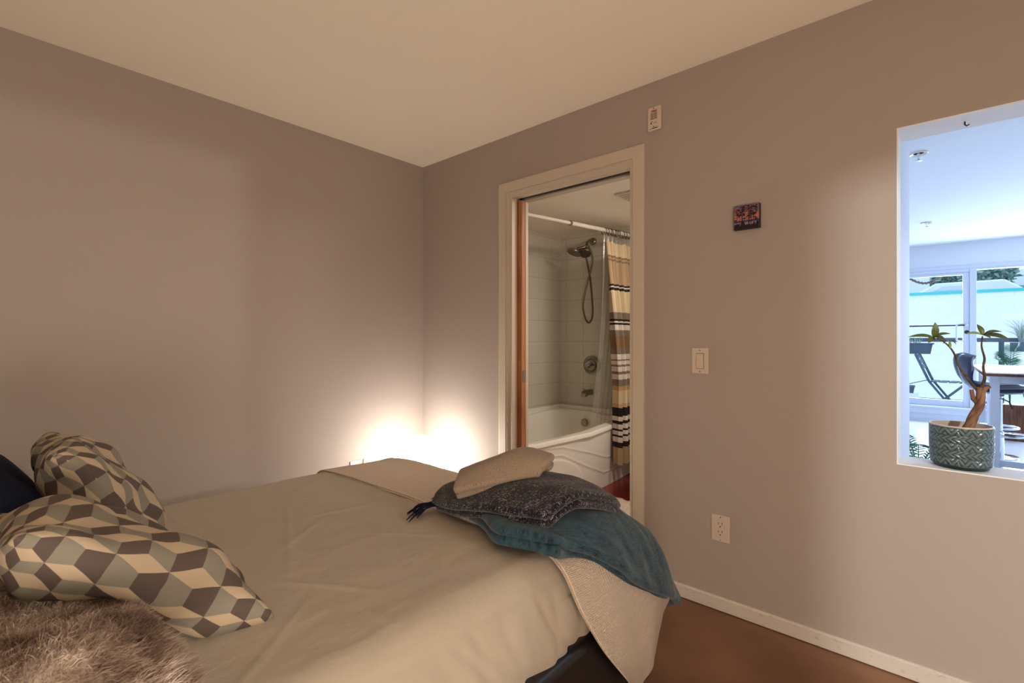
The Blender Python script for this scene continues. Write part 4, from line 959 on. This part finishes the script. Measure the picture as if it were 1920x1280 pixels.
# toilet beside the tub (mostly hidden by the casing)
tl = thing('toilet', 'white toilet showing a sliver past the shower curtain', 'toilet', (1.17, 1.25, 0))
obj('bowl', MB().lathe([(.10, 0), (.105, .02), (.085, .12), (.12, .22), (.185, .33), (.195, .365), (.18, .375), (.14, .37), (.1, .25), (0, .22)], (1.245, 1.22, 0.002), 36, 1.0, 1.25), 'toiletm', tl)
obj('seat', MB().lathe([(.13, .376), (.19, .376), (.195, .385), (.185, .393), (.135, .393), (.13, .376)], (1.245, 1.22, 0.002), 36, 1.0, 1.25, cap=False), 'toiletm', tl)
obj('tank', MB().box(1.06, 1.49, .36, 1.43, 1.69, .72), 'toiletm', tl, bevel=.02)
obj('tank_lid', MB().box(1.05, 1.48, .72, 1.44, 1.70, .75), 'toiletm', tl, bevel=.008)
# bath mat
A = []; nx_, ny_ = 70, 60
for i in range(nx_):
    row = []
    for k in range(ny_):
        u, v = i/(nx_-1), k/(ny_-1); x = .97+.75*u; y = .50+.52*v-.03*u
        e_ = min(u, 1-u, v, 1-v); row.append((x+.006*math.sin(v*40), y+.008*math.sin(u*31), .003+min(e_*40, 1)*.014+.005*math.sin(u*55+3*math.sin(v*20))*math.sin(v*47)*min(e_*30, 1)))
    A.append(row)
tag(obj('bath_mat', MB().grid(np.array(A)), 'rug', smooth=True), 'tufted beige bath mat on the red bathroom floor', 'bath mat')

# ================================================================== LIVING ROOM THINGS
def sprinkler(loc, label):
    t = thing('ceiling_sprinkler', label, 'sprinkler', loc, 'ceiling sprinklers'); x, y, z = loc
    obj('escutcheon', MB().lathe([(.03, 0), (.03, -.004), (.05, -.012), (.056, -.006), (.056, 0)], (x, y, z), 28), 'white', t)
    obj('sprinkler_body', MB().lathe([(.010, 0), (.008, -.02), (.006, -.045), (.01, -.05)], (x, y, z), 12), 'bright', t)
    obj('deflector', MB().lathe([(.004, -.05), (.024, -.055), (.024, -.058), (0, -.06)], (x, y, z), 20), 'white', t)
    return t
s0 = sprinkler((2.703, 2.391, LH), 'white ceiling sprinkler nearer the wall opening')
dup(s0, (2.722, 5.208, LH), 'small white ceiling sprinkler nearer the glass doors')
# table
tb_ = thing('dining_table', 'tall white table with wood-edged top beyond the wall opening', 'table', (3.75, 4.6, 0))
tt_ = obj('table_top', MB().box(3.12, 3.76, .862, 4.5, 5.46, .90), 'tabletop', tb_, bevel=.003)
obj('top_edge', MB().box(3.117, 3.757, .864, 4.503, 3.762, .888).box(3.115, 3.757, .864, 3.12, 5.463, .888), 'wood2', tt_, label='brown wood edge band')
for x, y in ((3.16, 3.80), (4.40, 3.80), (3.16, 5.36), (4.40, 5.36)): obj('leg', MB().box(x, y, 0.001, x+.06, y+.06, .862), 'tablewhite', tb_)
obj('apron', MB().box(3.22, 3.81, .80, 4.40, 3.84, .862).box(3.17, 3.86, .80, 3.20, 5.36, .862), 'tablewhite', tb_)
obj('stretcher', MB().box(3.22, 3.81, .07, 4.40, 3.85, .125), 'tablewhite', tb_)
# bar stools
def stool(loc, label):
    cx, cy, _ = loc; t = thing('bar_stool', label, 'bar stool', loc, 'navy bar stools at the tall table')
    prof = np.array([(-.235, 1.035, .10), (-.262, 1.01, .15), (-.268, .95, .19), (-.255, .87, .215), (-.225, .79, .225), (-.17, .725, .225), (-.09, .695, .225), (0, .688, .225), (.09, .695, .22), (.17, .70, .21), (.215, .685, .195), (.232, .655, .17)])
    Pf = catmull(prof, 34); A = []
    for x, z, w_ in Pf:
        row = []; bk = min(1, max(0, (z-.72)/.2)); 
        for q in np.linspace(-1, 1, 15):
            row.append((cx+x+bk*.085*q*q, cy+w_*q, z+(1-bk)*.030*q*q-(.018*q**4 if bk > .9 else 0)))
        A.append(row)
    obj('seat_shell', MB().grid(np.array(A)), 'shell', t, smooth=True, solid=.032)
    gc_ = obj('gas_column', MB().lathe([(.03, .30), (.03, .64), (.045, .655)], (cx, cy, 0), 20), 'bright', t)
    obj('lower_column', MB().lathe([(.04, .03), (.04, .32), (.03, .325)], (cx, cy, 0), 20), 'bright', t)
    obj('base_disc', MB().lathe([(.205, 0), (.205, .008), (.10, .022), (.045, .04)], (cx, cy, .001), 36), 'bright', t)
    obj('footrest', MB().tube([(cx+.05+.15*math.cos(a), cy+.15*math.sin(a), .30) for a in np.linspace(-2.6, 2.6, 28)], .011, 8), 'bright', t)
    obj('seat_lever', MB().tube([(cx+.02, cy-.03, .635), (cx+.06, cy-.16, .62), (cx+.075, cy-.2, .56)], .006, 6), 'dark', gc_)
    return t
st0 = stool((3.24, 4.22, 0), 'navy bar stool tucked under the table, nearest the wall opening')
dup(st0, (3.22, 4.74, 0), 'navy bar stool tucked under the table, behind the nearest one')
s3 = dup(st0, (3.58, 3.68, 0), 'navy bar stool at the near end of the table by the right edge'); s3.rotation_euler = (0, 0, math.pi/2)
# palms
def palm(name, c, h, label, n, cat='palm', potmat='wood2', seed=3, square=True, spread=.45, dirs=None, potr=.15, poth=.3, lf=1):
    r = random.Random(seed); x, y, z = c; t = thing(name, label, cat, c)
    if square: obj('planter', MB().box(x-potr, y-potr, z, x+potr, y+potr, z+poth), potmat, t, bevel=.004)
    else: obj('planter', MB().lathe([(potr*.75, 0), (potr, poth), (potr*.9, poth), (potr*.85, poth-.03)], c, 28), potmat, t)
    for k in range(n):
        a = dirs[k] if dirs else 2*math.pi*k/n+r.uniform(-.3, .3); ln = h*r.uniform(.8, 1.1); sp_ = spread*r.uniform(.6, 1.2)
        P0 = Vector((x, y, z+poth-.02)); P1 = P0+Vector((math.cos(a)*sp_*.35, math.sin(a)*sp_*.35, ln*.7)); P2 = P0+Vector((math.cos(a)*sp_, math.sin(a)*sp_, ln*(.95-.35*sp_)))
        pts = spline([P0, P1, P2], 22); mb = MB().tube([tuple(p) for p in pts], [.005-.004*i/21 for i in range(22)], 5)
        sdv = Vector((-math.sin(a), math.cos(a), 0))
        for i in range(6, 22):
            p = Vector(pts[i]); dn = (Vector(pts[min(i+1, 21)])-Vector(pts[i-1])).normalized(); L = .16*math.sin(math.pi*(i-4)/20)**.7*h/.6*lf
            for s_ in (-1, 1):
                q = p+sdv*s_*L*.8+dn*L*.6-Vector((0, 0, L*.25)); m_ = p*.5+q*.5+Vector((0, 0, L*.08)); wv = dn*.004
                mb.add([p-wv, p+wv, m_+wv*1.2, q, m_-wv*1.2], [(0, 1, 2, 3, 4)])
        obj('frond', mb, 'palm', t, smooth=False)
    return t
palm('potted_palm', (2.70, 2.50, 0), .34, 'small palm on the floor just past the lower corner of wall opening', 7, potmat='tablewhite', square=False, spread=.30, seed=4, potr=.09, poth=.18)
palm('potted_palm', (3.46, 6.0, 0), .72, 'tall palm in brown wooden planter behind the white table', 5, seed=8, spread=.10, potr=.13, poth=.42, lf=.7)
# ---- balcony things
bc = thing('bistro_chair', 'folding slate metal bistro chair standing on the balcony', 'folding chair', (2.9, 9.02, 0))
fwd = Vector((1, -.12, 0)).normalized(); sdv = Vector((.12, 1, 0)).normalized(); c0 = Vector((2.955, 8.78, 0))
def L_(f, z, s_=0): return tuple(c0+fwd*f+sdv*s_+Vector((0, 0, z)))
for s_ in (-.19, .19):
    obj('back_leg', MB().bar(L_(-.40, .93, s_), L_(-.22, .47, s_), .022, .036).bar(L_(-.22, .47, s_), L_(.10, .0, s_), .022, .032), 'bistro', bc)
    obj('front_leg', MB().bar(L_(.22, .44, s_*.85), L_(-.20, .0, s_*.85), .022, .032), 'bistro', bc)
for k in range(4):
    f = -.20+k*.125; obj('seat_slat', MB().obox(L_(f+.03, .465), fwd, .05, sdv, .20, (0, 0, 1), .008), 'bistro', bc)
for z_, f_ in ((.885, -.385), (.80, -.352), (.715, -.318)): obj('back_slat', MB().obox(L_(f_, z_), (.36, .0, -.9), .035, sdv, .20, fwd, .008), 'bistro', bc)
tp_ = thing('rail_planter', 'dark trough planter hooked on the balcony rail at left', 'planter', (2.42, 9.08, .93))
def trough(x0, x1, y0_, y1_, z0_, z1_, i=.03):
    return MB().add([(x0+i, y0_+i, z0_), (x1-i, y0_+i, z0_), (x1-i, y1_-i, z0_), (x0+i, y1_-i, z0_), (x0, y0_, z1_), (x1, y0_, z1_), (x1, y1_, z1_), (x0, y1_, z1_)], [(3, 2, 1, 0), (4, 5, 6, 7), (0, 1, 5, 4), (1, 2, 6, 5), (2, 3, 7, 6), (3, 0, 4, 7)])
obj('trough', trough(2.1, 2.76, 9.0, 9.165, .92, 1.09), 'trough', tp_, bevel=.006)
obj('trough_rim', MB().box(2.08, 8.985, 1.09, 2.78, 9.165, 1.115), 'trough', tp_, bevel=.006)
pm = MB(); r_ = random.Random(3)
for k in range(40):
    x = r_.uniform(2.12, 2.6); h_ = r_.uniform(.05, .12); pm.tube([(x, 9.06, 1.11), (x+r_.uniform(-.03, .03), 9.05, 1.11+h_)], [.006, .002], 4)
obj('seedlings', pm, 'grass', tp_)
gp = thing('grass_planter', 'grey wooden box of pale ornamental grass hung on the balcony rail', 'planter', (3.86, 9.0, .98))
obj('box', MB().box(3.715, 8.92, .985, 4.10, 9.165, 1.13), 'trough', gp, bevel=.006)
gm = MB()
for k in range(150):
    a = r_.uniform(0, 6.28); s_ = r_.uniform(.03, .26); h_ = r_.uniform(.18, .42); b_ = (3.86+r_.uniform(-.05, .05), 9.04+r_.uniform(-.03, .03), 1.12)
    gm.tube(spline([b_, (b_[0]+math.cos(a)*s_*.4, b_[1]+math.sin(a)*s_*.4, 1.12+h_*.7), (b_[0]+math.cos(a)*s_, b_[1]+math.sin(a)*s_, 1.12+h_)], 6), [.0035, .003, .0025, .002, .0015, .001], 3)
go = obj('grass', gm, 'grass', gp); go['kind'] = 'stuff'
sp2 = thing('small_pot', 'little grey plant pot with a bare twig on the balcony', 'plant pot', (2.47, 8.43, 0))
obj('pot_stand', MB().box(2.36, 8.33, 0, 2.58, 8.53, .27), 'vanw', sp2)
obj('pot_body', MB().lathe([(.045, .27), (.062, .37), (.068, .37), (.068, .40), (.055, .40)], (2.47, 8.43, 0), 24), 'trough', sp2)
obj('twig', MB().tube(spline([(2.47, 8.43, .38), (2.40, 8.40, .40), (2.60, 8.43, .47), (2.70, 8.45, .50)], 12), .007, 5), 'railm', sp2)
vn = tag(obj('hanging_vine', MB().tube([tuple(p+np.array([0, 0, .006*math.sin(i*2.1)])) for i, p in enumerate(spline([(2.40, 7.22, 2.155), (2.50, 7.22, 2.10), (2.60, 7.22, 2.035), (2.70, 7.22, 2.015), (2.80, 7.22, 2.06), (2.92, 7.22, 2.15)], 40))], [.013+.006*abs(math.sin(i*.9)) for i in range(40)], 7), 'twig'), 'dark twisted vine looped under the head of the sliding door', 'vine')
# beyond: white boxes standing in for vans, trees, building
struct('ground_terrace', MB().box(3.8, 36, 1.6, 30, 60, 4.1), 'balc')
def container(x, label):
    t = thing('van_stand_in', label, 'container', (x, 39.5, 4.1), 'white van stand-ins beyond the block wall')
    obj('stand_in_body', MB().box(x-.45, 39.2, 4.18, x+.45, 40, 5.5), 'vanw', t, bevel=.03)
    obj('plinth', MB().box(x-.42, 39.25, 4.1, x+.42, 39.95, 4.18), 'trough', t)
    return t
v0 = container(5.05, 'white cabinet standing in for a van over the outside wall, the left one')
dup(v0, (6.30, 39.5, 4.1), 'white cabinet standing in for a van over the outside wall, the right one')
hb = thing('white_building', 'low white building with one dark window beyond the outside wall', 'building', (1.6, 24, 1.6))
obj('wall', MB().box(-3, 24, 1.6, 2.6, 28, 4.8), 'vanw', hb)
obj('window', MB().box(2.42, 23.96, 3.75, 2.56, 24.01, 4.4), 'railm', hb)
obj('roof', MB().box(-3.2, 23.8, 4.8, 2.7, 28.2, 5.0), 'balc', hb)
cr = thing('parked_car', 'pale parked car behind the outside wall at left', 'car', (3.1, 17, 1.6))
obj('car_body', MB().prism([(1.6, 16.3, 1.8), (1.6, 16.3, 2.35), (2.3, 16.3, 2.45), (2.8, 16.3, 2.78), (4.2, 16.3, 2.8), (4.6, 16.3, 2.5), (4.7, 16.3, 1.8)], (0, 0, 0), (0, 1.6, 0)), 'vanw', cr, bevel=.05)
obj('car_window', MB().prism([(2.75, 16.28, 2.56), (2.95, 16.28, 2.68), (3.5, 16.28, 2.68), (3.5, 16.28, 2.56)], (0, 0, 0), (0, .02, 0)), 'alum', cr)
for wx in (2.2, 4.1): obj('wheel', MB().lathe([(.2, -.1), (.33, -.1), (.33, .1), (.2, .1)], (wx, 16.4, 1.94), 24, axis=(0, 1, 0)), 'black', cr)
def tree(c, R, label, seed):
    r = np.random.default_rng(seed); t = thing('tree', label, 'tree', c, 'trees beyond the outside wall'); x, y, z = c
    obj('trunk', MB().tube([(x, y, z), (x+.1, y, z+2.2)], [.16, .1], 8), 'twig', t)
    n_ = 2600; d = r.normal(0, 1, (n_, 3)); d /= np.linalg.norm(d, axis=1, keepdims=True); p = np.array([x, y, z+2.6])+d*R*r.uniform(.55, 1.0, (n_, 1))*np.array([1, 1, .75]); mb = MB()
    a = r.normal(0, .1, (n_, 3)); b = r.normal(0, .1, (n_, 3)); Vx = np.stack([p, p+a, p+a+b, p+b], 1).reshape(-1, 3); mb.v = Vx.tolist(); mb.f = [(4*k, 4*k+1, 4*k+2, 4*k+3) for k in range(n_)]; mb.m = [0]*n_
    obj('foliage', mb, 'tree', t, smooth=False)
tree((3.35, 30.5, 1.6), 1.3, 'distant leafy tree beyond the wall, behind the parked car', 1)
tree((4.9, 33.0, 2.0), 1.0, 'distant leafy tree beyond the wall, left of the white van stand-ins', 2)
